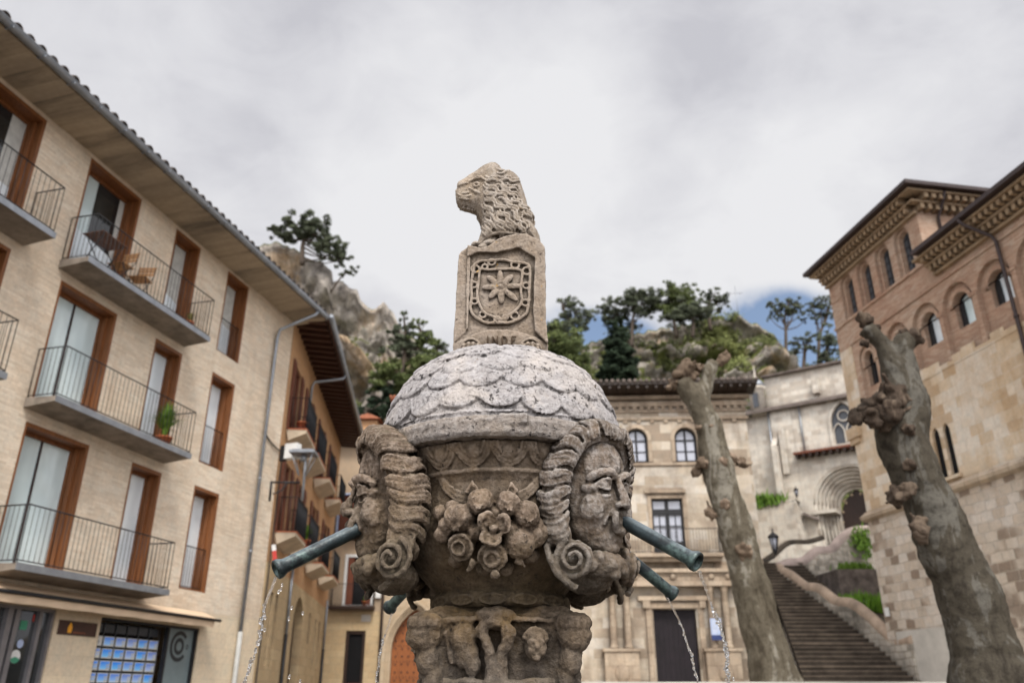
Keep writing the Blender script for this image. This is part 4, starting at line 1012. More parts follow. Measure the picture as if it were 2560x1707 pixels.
for fi, z in enumerate((3.45, 6.50, 9.47)):
    spans = [(-4.2, .03)] + [(-9.9, -5.1 if fi == 2 else -5.35)]
    for a, b in spans:
        mb = MB(); mb.add([(a, -.70, z), (b, -.70, z), (b, 0.0, z - .07), (a, 0.0, z - .07), (a, -.70, z + .10), (b, -.70, z + .10), (b, 0, z + .12), (a, 0, z + .12)], [(0, 1, 2, 3), (4, 5, 6, 7), (0, 1, 5, 4), (1, 2, 6, 5), (2, 3, 7, 6), (3, 0, 4, 7)])
        bal = mb.build('balcony', M['concrete'], apt)
        mb = MB(); rail(mb, [(a + .03, -.02), (a + .03, -.67), (b - .03, -.67), (b - .03, -.02)], z + .16, z + 1.12, .118); mb.build('railing', M['iron'], bal)
        mb = MB(); mb.box(a - .005, b + .005, -.712, -.70, z - .01, z + .115); mb.build('slab_edge', M['zinc'], bal)
# eaves
mb = MB(); mb.add([(-15.4, 0.0, 12.30), (5.27, 0.0, 12.30), (5.27, -1.0, 12.36), (-15.4, -1.0, 12.36), (-15.4, 0.0, 12.40), (5.27, 0.0, 12.40), (5.27, -1.0, 12.46), (-15.4, -1.0, 12.46)], [(0, 1, 2, 3), (4, 5, 6, 7), (0, 1, 5, 4), (1, 2, 6, 5), (2, 3, 7, 6), (3, 0, 4, 7)])
mb.build('soffit', M['soffit'], apt)
mb = MB(); P = []
mb.add([(x, -1.09 + .085 * math.cos(R(w)), 12.44 + .085 * math.sin(R(w))) for x in (-15.4, 5.30) for w in range(180, 361, 15)], [(k, k + 1, k + 14, k + 13) for k in range(12)] + [tuple(range(13)), tuple(range(25, 12, -1))], True)
mb.tube([(-15.4, -1.175, 12.445), (5.30, -1.175, 12.445)], .014, 6)
for k in range(28): mb.box(-15 + .75 * k, -14.975 + .75 * k, -1.185, -1.0, 12.35, 12.40)
mb.build('gutter', M['zinc'], apt, recalc=False)
mb = MB(); rn = random.Random(2); x = -15.3
while x < 5.2:
    dz = rn.uniform(-.008, .012)
    for st in range(5):
        y0 = -1.10 + st * .42; z0 = 12.50 + (y0 + 1.1) * .42 + dz
        vs = [(x + r * math.cos(R(w)), yy, zz_ + r * math.sin(R(w)) * 1.05) for yy, zz_, r in ((y0, z0 + .015, .10), (y0 + .46, z0 + .185, .085)) for w in range(0, 181, 20)]
        vs += [(x + .078 * math.cos(R(w)), y0, z0 + .015 + .078 * math.sin(R(w))) for w in range(0, 181, 20)]
        mb.add(vs, [(k, k + 1, k + 11, k + 10) for k in range(9)] + [(k, k + 1, k + 21, k + 20) for k in range(9)], True)
    x += .285
mb.add([(-15.4, -1.0, 12.47), (5.27, -1.0, 12.47), (5.27, 4, 14.5), (-15.4, 4, 14.5)], [(0, 1, 2, 3)]); mb.add([(5.27, -1.0, 12.47), (5.27, 4, 14.5), (5.27, 9, 12.4), (5.27, 4, 12.4)], [(0, 1, 2, 3)]); mb.add([(-15.4, 4, 14.5), (5.27, 4, 14.5), (5.27, 9.3, 12.4), (-15.4, 9.3, 12.4)], [(0, 1, 2, 3)])
mb.build('tiled_roof', M['tile_grey'], apt, recalc=False)
mb = MB(); mb.tube([(4.55, -1.09, 12.36), (4.50, -1.05, 12.22), (4.2, -.45, 11.82), (4.05, -.14, 11.60), (4.04, -.09, 11.3), (4.04, -.09, 2.95)], .048, 10)
for z in (11.2, 9, 7, 5): mb.tube([(4.04, -.09, z), (4.04, -.09, z + .04)], .058, 10)
mb.build('downpipe', M['zinc'], apt)
mb = MB(); mb.tube([(4.04, -.09, 2.96), (4.04, -.09, 0)], .062, 10); mb.build('downpipe_foot', M['pale_pipe'], apt)
# shop front
mb = MB(); ring(mb, shop_h, .05, .02, .12); mb.box(1.22, 1.28, .02, .12, .95, 2.88); fw = mb.build('shop_window', M['iron'], apt)
mb = MB(); mb.quad((-1.01, .40, .95), (1.22, .40, .95), (1.22, .40, 2.88), (-1.01, .40, 2.88)); mb.build('backing', M['black'], fw, recalc=False)
mb = MB()
for k in range(6): mb.box(-.99 + .365 * k, -.68 + .365 * k, .23, .24, 2.66, 2.83)
mb.build('grey_header_panels', M['lead'], fw)
mb = MB()
for k in range(7): mb.tube([(-1.0 + .365 * k, .22, .95), (-1.0 + .365 * k, .22, 2.86)], .006, 5)
mb.build('hanging_cables', M['zinc'], fw)
mb = MB(); mb.quad((1.28, .10, .95), (2.31, .10, .95), (2.31, .10, 2.88), (1.28, .10, 2.88)); mb.build('grey_pane', M['blue_grey'], fw, recalc=False)
mb = MB(); cxl, czl = 1.80, 2.50
def arcstrip(mb, cx, cz, r0, r1, a0, a1, y, n=30):
    vs = []; 
    for k in range(n + 1):
        t = R(a0 + (a1 - a0) * k / n); vs += [(cx + r0 * math.cos(t), y, cz + r0 * math.sin(t)), (cx + r1 * math.cos(t), y, cz + r1 * math.sin(t))]
    mb.add(vs, [(2 * k, 2 * k + 1, 2 * k + 3, 2 * k + 2) for k in range(n)])
arcstrip(mb, cxl, czl, .25, .34, 40, 320, .094); arcstrip(mb, cxl, czl, .10, .19, 0, 360, .094); arcstrip(mb, cxl + .31, czl, .03, .055, 0, 360, .094, 12)
mb.build('round_logo', M['logo'], fw, 'dark ring logo on the grey pane', recalc=False)
for r_ in range(4):
    for c_ in range(6):
        x = -.985 + .365 * c_; z = 2.585 - .235 * r_
        mb = MB(); mb.box(0, .315, 0, .006, -.19, 0)
        if r_ == 0 and c_ == 0:
            o = mb.build('listing_card', M['white'], None, None, apt_w(x, .20, z), (0, 0, LR)); tag(o, 'white card with small blue print, top left in the shop window grid', 'card', 'cards hanging in the shop window')
            text('print', '3 ve', .085, M['navy'], o, (.157, -.003, -.11), (R(90), 0, 0), .001)
            continue
        o = mb.build('listing_card', M['white'], None, None, apt_w(x, .20, z), (0, 0, LR)); tag(o, 'blue and white property card in the shop window grid', 'card', 'cards hanging in the shop window')
        mb = MB(); mb.box(.018, .297, -.004, -.0015, -.165, -.018); mb.build('printed_photo', M['card'], o)
# shop door
mb = MB(); ring(mb, door_h, .06, .02, .14, 0); mb.box(-3.42, -3.30, .0, .16, .02, 2.9); mb.box(-3.22, -3.12, .02, .14, .02, 2.9); mb.box(-2.66, -2.58, .02, .14, .02, 2.9); sdw = mb.build('shop_door', M['aluminium'], apt)
mb = MB(); mb.quad((-6.15, .10, .05), (-2.36, .10, .05), (-2.36, .10, 2.9), (-6.15, .10, 2.9)); mb.build('pane', M['dark_glass'], sdw, recalc=False)
text('door_lettering', 'NA', .15, M['white'], sdw, (-3.62, .092, 2.27), (R(90), 0, 0), .001, 'white letters on dark glass')
text('door_lettering', 'OO', .13, M['white'], sdw, (-3.66, .092, 1.82), (R(90), 0, 0), .001)
mb = MB(); mb.box(-3.0, -2.84, .09, .097, 2.56, 2.72); mb.build('green_sticker', M['green_st'], sdw)
mb = MB(); mb.box(-2.74, -2.70, .09, .097, 2.72, 2.84); mb.box(-3.75, -3.68, .09, .097, 2.66, 2.77); mb.build('red_sticker', M['red_st'], sdw)
mb = MB(); arcstrip(mb, -2.90, 2.32, 0.0, .075, 0, 360, .095); mb.build('white_sticker', M['sign_blue'], sdw, recalc=False)
mb = MB(); arcstrip(mb, -2.95, 2.10, 0.0, .115, 0, 360, .095); mb.build('round_sticker', M['white'], sdw, recalc=False)
mb = MB(); arcstrip(mb, -2.95, 2.10, 0.0, .113, 200, 340, .092); mb.build('round_sticker_base', M['green_st'], sdw, recalc=False)
# awning
mb = MB(); mb.add([(-8.5, -.02, 3.31), (2.40, -.02, 3.31), (2.40, -.02, 3.20), (-8.5, -.02, 3.20), (-8.5, -.44, 3.135), (2.46, -.44, 3.135), (2.46, -.44, 3.11), (-8.5, -.44, 3.11)], [(0, 1, 5, 4), (3, 2, 6, 7), (1, 2, 6, 5), (0, 3, 7, 4), (0, 1, 2, 3), (4, 5, 6, 7)])
aw = mb.build('awning', M['cream_cloth'], apt)
mb = MB(); mb.tube([(-8.5, -.46, 3.11), (2.50, -.46, 3.11)], .036, 8); mb.build('front_bar', M['iron'], aw)
mb = MB(); n_ = 60; vs = []
for k in range(n_ + 1):
    x = -8.5 + 10.8 * k / n_; vs += [(x, -.44, 3.09), (x, -.43 + .012 * math.sin(k * 1.7), 2.94 + .006 * math.sin(k * .9))]
mb.add(vs, [(2 * k, 2 * k + 2, 2 * k + 3, 2 * k + 1) for k in range(n_)], True); mb.build('valance', M['cream_cloth'], aw, recalc=False)
sg = thing('wall_sign', 'dark brown shop board with an orange bottle shape beside the glass door', 'sign', apt_w(-1.68, -.03, 2.66), LR)
mb = MB(); mb.box(-.52, .52, 0, .03, -.13, .13); mb.build('board', M['sign_brown'], sg)
mb = MB(); mb.prism([(-.27, -.09), (-.17, -.09), (-.165, .02), (-.19, .055), (-.20, .09), (-.235, .09), (-.25, .055), (-.275, .02)], -.006, -.001); mb.build('bottle_emblem', M['orange_st'], sg)
mb = MB(); mb.box(-.12, .22, -.004, -.001, -.082, -.072); mb.build('fine_print', M['terracotta'], sg)

# furniture and pots on the balconies
def bistro_chair(loc, rz, label):
    t = thing('bistro_chair', label, 'chair', loc, rz, 'folding bistro chairs on the top balcony')
    mb = MB()
    for k in range(7): mb.box(-.20, .20, -.19 + .055 * k, -.15 + .055 * k, .44, .458)
    mb.build('seat', M['chair_wood'], t)
    mb = MB()
    for z in (.66, .75, .83): mb.box(-.20, .20, .215 + (z - .66) * .15, .232 + (z - .66) * .15, z, z + .055)
    mb.build('backrest', M['chair_wood'], t)
    for s in (-1, 1):
        mb = MB(); mb.tube([(s * .19, -.20, .01), (s * .19, .20, .60), (s * .19, .26, .90)], .011, 6); mb.build('leg', M['iron'], t)
        mb = MB(); mb.tube([(s * .175, .22, .01), (s * .175, -.18, .45)], .011, 6); mb.build('leg', M['iron'], t)
    return t
bt = thing('bistro_table', 'dark slatted folding bistro table on the top balcony', 'table', apt_w(-3.55, -.38, 9.60), LR)
mb = MB()
for k in range(9): mb.box(-.38, .38, -.27 + .06 * k, -.225 + .06 * k, .735, .752)
mb.build('tabletop', M['table_wood'], bt)
for s in (-1, 1):
    mb = MB(); mb.tube([(s * .30, -.24, .01), (s * .28, .22, .73)], .012, 6); mb.build('leg', M['iron'], bt)
    mb = MB(); mb.tube([(s * .28, .24, .01), (s * .30, -.22, .73)], .012, 6); mb.build('leg', M['iron'], bt)
bistro_chair(apt_w(-2.95, -.36, 9.60), LR + R(-90), 'light slatted folding chair drawn up close to the dark bistro table')
bistro_chair(apt_w(-2.30, -.36, 9.60), LR + R(-75), 'light slatted folding chair farther along the top balcony from the bistro table')
def blades(mb, n, h, spread, rn, w=.012, z0=0.):
    for k in range(n):
        a = rn.uniform(0, 2 * PI); s = rn.uniform(.1, 1) * spread; hh = h * rn.uniform(.6, 1.05) * (1 - .35 * (s / spread) ** 2); d = Vector((math.cos(a), math.sin(a), 0)); sd = Vector((-d.y, d.x, 0)) * w
        P = [d * (.02 + s * t * t * .9) + Vector((0, 0, z0 + hh * (t * 1.35 - .42 * t * t * t * (1 + s / spread * .5)))) for t in (0, .35, .7, 1)]
        ws = (1, 1, .7, .05); vs = []
        for p, q in zip(P, ws): vs += [p - sd * q, p + sd * q]
        mb.add(vs, [(0, 1, 3, 2), (2, 3, 5, 4), (4, 5, 7, 6)])
def pot(loc, r, h, plant, mat, label, name='potted_plant', n=120, spread=.3):
    t = thing(name, label, 'potted plant', loc); mb = MB(); mb.lathe([(r * .7, 0), (r * .95, h * .86), (r * 1.06, h * .86), (r * 1.06, h), (r * .9, h), (r * .85, h * .85)], 20); mb.build('pot', M['terracotta'], t)
    rn = random.Random(int(r * 1000 + n)); mb = MB(); blades(mb, n, plant, spread, rn, .011, h * .8); mb.build('foliage', M[mat], t, recalc=False); return t
pot(apt_w(-.66, -.42, 6.62), .18, .22, 1.0, 'pot_leaf', 'big green grassy plant in a terracotta pot on the middle balcony', n=420, spread=.52)
pot(apt_w(-.50, -.45, 9.60), .10, .20, .34, 'grey_leaf', 'small dry plant in a clay pot at the right end of the top balcony', n=90, spread=.20)
pot(apt_w(-5.65, -.45, 9.60), .11, .10, .08, 'grey_leaf', 'low round clay bowl on the nearest top balcony', n=20, spread=.08)
pot(apt_w(-5.60, -.45, 6.62), .10, .2, .34, 'grey_leaf', 'yellowish plant at the end of the left middle balcony', n=70, spread=.18)

# ------------------------------------------------------------------ orange building behind it
OA = -5.2; OO = (-6.93, 23.50, 0); OR = frame_rot(OA)
ob = thing('townhouse', 'orange plastered townhouse with netted balconies and a deep wooden eave', 'building', OO, OR)
def ob_w(x, y, z): return Matrix.Translation(OO) @ Matrix.Rotation(OR, 4, 'Z') @ Vector((x, y, z))
LB = 14.4
ups = [(.95, 2.15), (3.7, 5.0), (7.2, 8.5), (10.8, 12.2)]
oh = [(a, b, 8.98, 11.3, 'rect') for a, b in ups] + [(a, b, 5.85, 8.1, 'rect') for a, b in ups] + [(2.55, 3.25, 6.6, 7.9, 'rect'), (5.7, 6.3, 6.7, 7.7, 'rect'), (9.2, 9.9, 6.7, 7.7, 'rect')]
gh = [(1.0, 1.45, 2.2, 4.2, 'rect'), (1.85, 2.3, 2.2, 4.2, 'rect'), (5.4, 7.6, .01, 4.6, 'round'), (9.0, 9.5, 3.2, 4.3, 'rect'), (10.8, 11.3, 2.3, 4.2, 'rect'), (11.9, 12.4, 2.3, 4.2, 'rect')]
mb = MB(); wall(mb, 0, LB, 4.9, 12.45, oh, 0, .25); rear(mb, 0, LB, 8, 4.9, 12.45, 0); mb.build('plaster_wall', M['ochre_brick'], ob, recalc=False)
mb = MB(); wall(mb, 0, LB + .01, 0, 4.895, gh, -.02, .3); rear(mb, .0, LB + .01, 7.9, 0, 4.895, -.02); mb.build('stone_base', M['ochre_stone'], ob, recalc=False)
for h in oh:
    a, b, c, d, _ = h; mb = MB(); ring(mb, h, .07, .05, .16, 0); f = mb.build('window', M['red_wood'], ob)
    mb = MB(); panel(mb, shrink(h, .06, 0), .14); mb.build('pane', M['dark_glass'], f, recalc=False)
    if b - a > 1:
        for s, x in ((-1, a), (1, b)):
            mb = MB(); mb.box(x - .45 if s < 0 else x + .01, x - .01 if s < 0 else x + .45, -.06, -.022, c, d)
            for k in range(18): mb.box((x - .42 if s < 0 else x + .04), (x - .04 if s < 0 else x + .42), -.075, -.06, c + .1 + k * (d - c - .2) / 18, c + .14 + k * (d - c - .2) / 18)
            mb.build('shutter', M['red_wood'], f)
for h in gh:
    if h[4] == 'round':
        mb = MB(); panel(mb, shrink(h, .0, 0), .29); mb.build('doorway', M['dark_wood'], ob, recalc=False); continue
    mb = MB(); ring(mb, h, .04, .10, .16, 0); f = mb.build('window', M['dark_wood'], ob); mb = MB(); panel(mb, shrink(h, .03, 0), .2); mb.build('pane', M['dark_glass'], f, recalc=False)
for zt, zs in ((8.97, 8.97), (5.83, 5.83)):
    for i, (a, b) in enumerate(ups):
        x0, x1 = a - .35, b + .45
        mb = MB(); mb.add([(x0, -.62, zt), (x1, -.62, zt), (x1, .0, zt), (x0, .0, zt), (x0, -.62, zt - .10), (x1, -.62, zt - .10), (x1, -.1, zt - .34), (x0, -.1, zt - .34), (x0 + .15, 0, zt - .36), (x1 - .15, 0, zt - .36)], [(0, 1, 2, 3), (4, 5, 6, 7), (0, 1, 5, 4), (1, 2, 9, 6, 5), (0, 4, 7, 8, 3), (7, 6, 9, 8)])
        bo = mb.build('balcony', M['slab_cream'], ob)
        mb = MB(); mb.box(x0 - .02, x1 + .02, -.64, 0, zt + .002, zt + .035); mb.build('tile_edge', M['terracotta'], bo)
        mb = MB(); rail(mb, [(x0 + .04, -.0), (x0 + .04, -.59), (x1 - .04, -.59), (x1 - .04, 0)], zt + .08, zt + 1.05, .12); mb.build('railing', M['iron'], bo)
        mb = MB(); mb.box(x0 + .06, x1 - .06, -.575, -.568, zt + .06, zt + 1.02); mb.build('netting', M['mesh_dark'], bo)
# deep timber eave
mb = MB(); mb.add([(-.3, -1.05, 12.42), (LB + .3, -1.05, 12.42), (LB + .3, .0, 12.55), (-.3, 0, 12.55), (-.3, -1.05, 12.46), (LB + .3, -1.05, 12.46), (LB + .3, .0, 12.6), (-.3, 0, 12.6)], [(0, 1, 2, 3), (4, 5, 6, 7), (0, 1, 5, 4), (1, 2, 6, 5), (2, 3, 7, 6), (3, 0, 4, 7)])
mb.build('eave_boards', M['eave_wood'], ob)
mb = MB(); x = -.1
while x < LB + .2:
    mb.add([(x, -1.0, 12.28), (x + .13, -1.0, 12.28), (x + .13, 0, 12.36), (x, 0, 12.36), (x, -1.0, 12.42), (x + .13, -1.0, 12.42), (x + .13, 0, 12.55), (x, 0, 12.55)], [(0, 1, 2, 3), (0, 1, 5, 4), (1, 2, 6, 5), (3, 0, 4, 7), (4, 5, 6, 7), (2, 3, 7, 6)]); x += .48
mb.build('rafter_row', M['rafter'], ob)
mb = MB(); mb.box(-.3, LB + .3, -1.10, -1.055, 12.30, 12.50); mb.build('fascia', M['rafter'], ob)
mb = MB(); mb.tube([(-.35, -1.17, 12.42), (LB + .3, -1.17, 12.42)], .085, 10); mb.build('gutter', M['zinc'], ob)
mb = MB(); mb.tube([(4.6, -1.17, 12.36), (4.5, -1.1, 12.15), (4.0, -.15, 11.8), (4.0, -.08, 11.6), (4.0, -.08, 11.0)], .045, 8); mb.build('downpipe', M['zinc'], ob)
mb = MB(); mb.add([(-.3, -1.1, 12.53), (LB + .3, -1.1, 12.53), (LB + .3, 4, 14.0), (-.3, 4, 14.0)], [(0, 1, 2, 3)]); mb.add([(-.3, 4, 14.0), (LB + .3, 4, 14), (LB + .3, 8.5, 12.5), (-.3, 8.5, 12.5)], [(0, 1, 2, 3)]); mb.build('tiled_roof', M['tile_red'], ob, recalc=False)
for x, z0, z1 in ((3.9, 0, 5.3), (13.6, 0, 5.2)):
    mb = MB(); mb.tube([(x, -.09, z0), (x, -.09, z0 + 3.2)], .055, 8); mb.build('downpipe_foot', M['iron'], ob)
    mb = MB(); mb.tube([(x, -.09, z0 + 3.2), (x, -.09, z1)], .045, 8); mb.build('downpipe', M['zinc'], ob)
pot(ob_w(.85, -.42, 9.02), .16, .26, .1, 'grey_leaf', 'plain terracotta pot on the first upper balcony of the orange townhouse', n=15, spread=.1)
pot(ob_w(3.55, -.42, 9.02), .12, .18, .2, 'grey_leaf', 'red flower pot on the second upper balcony of the orange townhouse', n=30, spread=.15)
pot(ob_w(3.6, -.48, 5.87), .14, .24, .7, 'pot_leaf', 'tall green bush in a pot behind the rail of a lower balcony', n=160, spread=.3)
# cable and lantern
mb = MB(); mb.tube(catmull([apt_w(4.08, -.02, 8.42), apt_w(4.5, -.04, 8.20), apt_w(5.0, -.05, 8.1), ob_w(.12, -.06, 8.15)], 5), .022, 6); mb.tube(catmull([ob_w(.12, -.06, 8.15), ob_w(.10, -.06, 7.2), ob_w(.14, -.06, 6.2), ob_w(.08, -.07, 4.5), ob_w(.08, -.07, .1)], 5), .018, 6)
tag(mb.build('wall_cable', M['iron']), 'dark cable looping across the corner from the downpipe to the orange wall', 'cable')
def wp4(x, y, d): return z4(x, y, d)
lam = thing('wall_lantern', 'square modern street lantern on an iron bracket at the corner of the orange townhouse', 'street lamp', wp4(290, 440, 22.4))
b0 = lam.location.copy(); Lw = lambda x, y, d: z4(x, y, d) - b0
mb = MB(); mb.tube([Lw(280, 370, 22.4), Lw(455, 372, 22.6)], .028, 6); mb.tube(catmull([Lw(290, 440, 22.4), Lw(340, 420, 22.45), Lw(375, 378, 22.5)], 5), .020, 6); mb.tube([Lw(283, 365, 22.4), Lw(272, 482, 22.4)], .035, 6); mb.build('bracket', M['iron'], lam)
mb = MB(); c = Lw(478, 200, 22.6); mb.tube([Lw(466, 480, 22.6), Lw(485, 260, 22.6), Lw(487, 225, 22.6)], .040, 8); mb.build('post', M['zinc'], lam)
mb = MB(); mb.box(c.x - .36, c.x + .36, -.3 + c.y, .3 + c.y, c.z - .03, c.z + .04); mb.box(c.x - .30, c.x + .30, -.24 + c.y, .24 + c.y, c.z + .04, c.z + .08)
mb.build('lamp_cap', M['zinc'], lam)
mb = MB()
for sx in (-1, 1):
    for sy in (-1, 1): mb.tube([c + Vector((sx * .30, sy * .22, -.03)), c + Vector((sx * .10, sy * .07, -.62))], .018, 5)
mb.tube([c + Vector((0, 0, -.05)), c + Vector((0, 0, -.22))], .09, 10); mb.build('lamp_frame', M['zinc'], lam)
bx_ = z4(410, 187, 22.9); mb = MB(); mb.box(-.20, .20, -.12, .12, -.22, .22)
fl = thing('floodlight', 'white box floodlight above the square street lantern', 'floodlight', bx_, R(-20)); mb.build('housing', M['white'], fl); mb = MB(); mb.box(-.40, -.21, -.06, .06, -.26, .2); mb.build('bracket', M['iron'], fl)
mb = MB(); mb.box(-.09, .09, -.02, .02, -.28, .28); o = mb.build('shop_flag', M['red_st'], None, None, z4(303, 815, 22.6)); o.rotation_euler = (0, R(-12), 0); o.scale = (.6, 1, .6); tag(o, 'small red and white hanging sign on the corner of the orange townhouse', 'sign')
mb = MB(); mb.box(-.085, .085, -.024, .024, .285, .55); mb.build('white_panel', M['white'], o)

# ------------------------------------------------------------------ houses at the back left
ha = thing('back_house', 'narrow beige house with a white framed french window and a brown door', 'building', (0, 40, 0))
h1 = (-7.90, -6.66, 5.28, 7.50, 'rect'); h2 = (-7.72, -6.80, .02, 4.15, 'rect'); h3 = (-8.6, -7.5, 8.6, 10.6, 'rect')
mb = MB(); wall(mb, -9.3, -6.05, 5.0, 13.1, [h1, h3], 0, .25); rear(mb, -9.3, -6.05, 7, 5.0, 13.1, 0); mb.build('wall', M['plaster'], ha, recalc=False)
mb = MB(); wall(mb, -9.3, -6.05, 0, 4.998, [h2], -.02, .3); mb.build('base_wall', M['ochre_stone'], ha, recalc=False)
mb = MB(); ring(mb, (h1[0] - .12, h1[1] + .12, h1[2] - .05, h1[3] + .12, 'rect'), .13, -.04, .12, .05); f = mb.build('window', M['white'], ha)
mb = MB(); panel(mb, h1, .2); mb.build('pane', M['black'], f, recalc=False)
mb = MB(); mb.box(h1[0] + .03, h1[0] + .32, .02, .12, h1[2], h1[3]); mb.box(h1[1] - .3, h1[1] - .02, .02, .12, h1[2], h1[3]); mb.build('shutter', M['red_wood'], f)
mb = MB(); ring(mb, h3, .08, -.02, .1); f = mb.build('window', M['sign_blue'], ha); mb = MB(); panel(mb, h3, .2); mb.build('pane', M['red_wood'], f, recalc=False)
mb = MB(); mb.box(-8.55, -6.45, -.55, 0, 5.08, 5.22); bo = mb.build('balcony', M['dark_wood'], ha); mb = MB(); rail(mb, [(-8.5, 0), (-8.5, -.5), (-6.5, -.5), (-6.5, 0)], 5.28, 6.2, .12); mb.build('railing', M['iron'], bo)
mb = MB(); mb.box(-8.7, -7.3, -.45, 0, 8.40, 8.52); bo = mb.build('balcony', M['dark_wood'], ha); mb = MB(); rail(mb, [(-8.65, 0), (-8.65, -.4), (-7.35, -.4), (-7.35, 0)], 8.55, 9.5, .12); mb.build('railing', M['iron'], bo)
mb = MB(); ring(mb, h2, .14, .05, .2, 0); f = mb.build('door', M['dark_wood'], ha); mb = MB(); panel(mb, shrink(h2, .12, .9), .15); mb.build('pane', M['black'], f, recalc=False); mb = MB(); mb.box(h2[0] + .14, h2[1] - .14, .10, .2, .02, 1.9); mb.build('door_leaf', M['red_wood'], f)
mb = MB(); mb.box(-7.05, -6.62, -.045, -.021, 4.55, 4.85); mb.build('plaque', M['terrace'], ha)
mb = MB(); mb.box(-6.45, -6.2, -.12, 0, 5.6, 5.95); mb.build('meter_box', M['white'], ha)
mb = MB(); mb.box(-9.5, -5.9, -.6, 0.0, 13.1, 13.25); mb.box(-9.5, -5.9, .0, 7.2, 13.1, 13.35); mb.build('eave', M['eave_wood'], ha)
mb = MB(); mb.tube([(-6.10, -.08, 0), (-6.10, -.08, 12.9)], .06, 8); mb.build('downpipe', M['brown_metal'], ha)
pot((-6.9, 39.6, 5.24), .12, .18, .3, 'grass', 'small green pot plant at the foot of the white framed window', n=50, spread=.2)
hb = thing('arched_door_house', 'cream stone house with a pointed arch doorway', 'building', (0, 40, 0))
ah = (-5.60, -3.40, .02, 5.14, 'pointed')
mb = MB(); hw = [(x, x + 1.05, z, z + 2.1, 'rect') for z in (6.2, 9.3) for x in (-4.9, -2.2, .3)]; wall(mb, -6.04, 2.2, 0, 12.0, [ah] + hw, .02, .45); mb.build('wall', M['arch_stone'], hb, recalc=False)
for h in hw:
    mb = MB(); ring(mb, h, .08, .12, .24, 0); mb.box((h[0] + h[1]) / 2 - .03, (h[0] + h[1]) / 2 + .03, .12, .24, h[2], h[3]); f = mb.build('window', M['red_wood'], hb); mb = MB(); panel(mb, h, .22); mb.build('pane', M['dark_glass'], f, recalc=False)
mb = MB()
for t, y0 in ((.13, -.10), (.10, -.06)):
    pass
ring(mb, (ah[0] - .42, ah[1] + .42, .02, ah[3] + .42, 'pointed'), .18, -.16, .02, 0); ring(mb, (ah[0] - .24, ah[1] + .24, .02, ah[3] + .24, 'pointed'), .12, -.08, .02, 0); ring(mb, (ah[0] - .12, ah[1] + .12, .02, ah[3] + .12, 'pointed'), .13, .0, .2, 0)
mb.build('arch_moulding', M['arch_stone'], hb)
mb = MB(); panel(mb, ah, .40); dr = mb.build('studded_door', M['door_wood'], hb, recalc=False)
mb = MB()
for zr in [2.0 + .34 * k for k in range(9)]:
    for xk in range(7): mb.box(-5.45 + .30 * xk, -5.39 + .30 * xk, .36, .398, zr, zr + .06)
    if int(zr * 3) % 2 == 0:
        for xk in range(14): mb.box(-5.5 + .15 * xk, -5.46 + .15 * xk, .37, .398, zr + .13, zr + .17)
mb.build('stud_rows', M['iron'], dr)
mb = MB(); mb.box(-4.72, -4.35, .36, .39, 3.48, 3.72); o = mb.build('paper_notice', M['white'], dr)
mb = MB(); mb.box(-6.2, 2.4, -.5, 6, 12.0, 12.2); mb.build('eave', M['eave_wood'], hb)
# small house and terrace on the slope above
hc = thing('hillside_house', 'small ochre hillside house with a tiled roof behind the townhouse eave', 'building', (-7.75, 42, 12))
mb = MB(); mb.box(-.55, .45, 0, 2, .0, 3.05); mb.build('wall', M['ochre_brick'], hc); mb = MB(); mb.add([(-.75, -.3, 3.05), (.65, -.3, 3.05), (.65, 2, 3.3), (-.75, 2, 3.3), (-.05, -.3, 3.35), (-.05, 2, 3.6)], [(0, 4, 5, 3), (4, 1, 2, 5), (0, 1, 4), (0, 3, 2, 1)]); mb.build('tiled_roof', M['tile_red'], hc)
hd = thing('roof_terrace', 'white walled roof terrace with a red tiled pergola on posts', 'terrace', (-6.6, 42.5, 12))
mb = MB(); mb.box(-.6, 3.5, 0, .15, 0, 2.15); mb.build('parapet', M['white'], hd); mb = MB(); mb.box(-.5, 3.6, -.05, .2, 2.15, 2.3); mb.build('coping', M['red_wood'], hd)
mb = MB(); mb.box(.20, .35, 0, .15, 2.3, 4.3); mb.build('post', M['red_wood'], hd)
mb = MB(); mb.box(-.1, 1.6, -.4, 1.2, 4.3, 4.4)
for k in range(9): mb.tube([(-.05 + .19 * k, -.45, 4.42), (-.05 + .19 * k, 1.2, 4.5)], .08, 8)
mb.build('pergola_roof', M['tile_red'], hd)

# ------------------------------------------------------------------ palace
PR = frame_rot(93); pal = thing('palace', 'stone palace with arched upper windows, black deep eave and carved portal', 'building', (0, 36, 0), PR)
def pal_w(x, y, z): return Matrix.Translation((0, 36, 0)) @ Matrix.Rotation(PR, 4, 'Z') @ Vector((x, y, z))
wa = [(x, x + 1.0, 11.03, 12.62, 'round') for x in (2.98, 5.18, 7.40)]; fr_h = (6.15, 7.52, 7.02, 9.38, 'rect'); fr2 = (2.6, 3.95, 7.02, 9.38, 'rect'); pd = (5.92, 7.70, .02, 4.72, 'rect')
PX1 = 10.72
mb = MB(); wall(mb, 1.2, PX1, 0, 14.15, wa + [fr_h, fr2, pd], 0, .45); rear(mb, 1.2, PX1, 9, 0, 14.15, 0); mb.build('ashlar_wall', M['palace'], pal, recalc=False)
mb = MB()
mb.box(1.1, PX1 + .12, -.14, 0, 13.62, 13.82); mb.box(1.1, PX1 + .2, -.22, 0, 13.95, 14.12); mb.box(1.15, PX1 + .06, -.07, 0, 13.36, 13.46)
x = 1.3
while x < PX1: mb.box(x, x + .16, -.11, -.0, 13.46, 13.62); x += .33
mb.build('cornice', M['palace_trim'], pal)
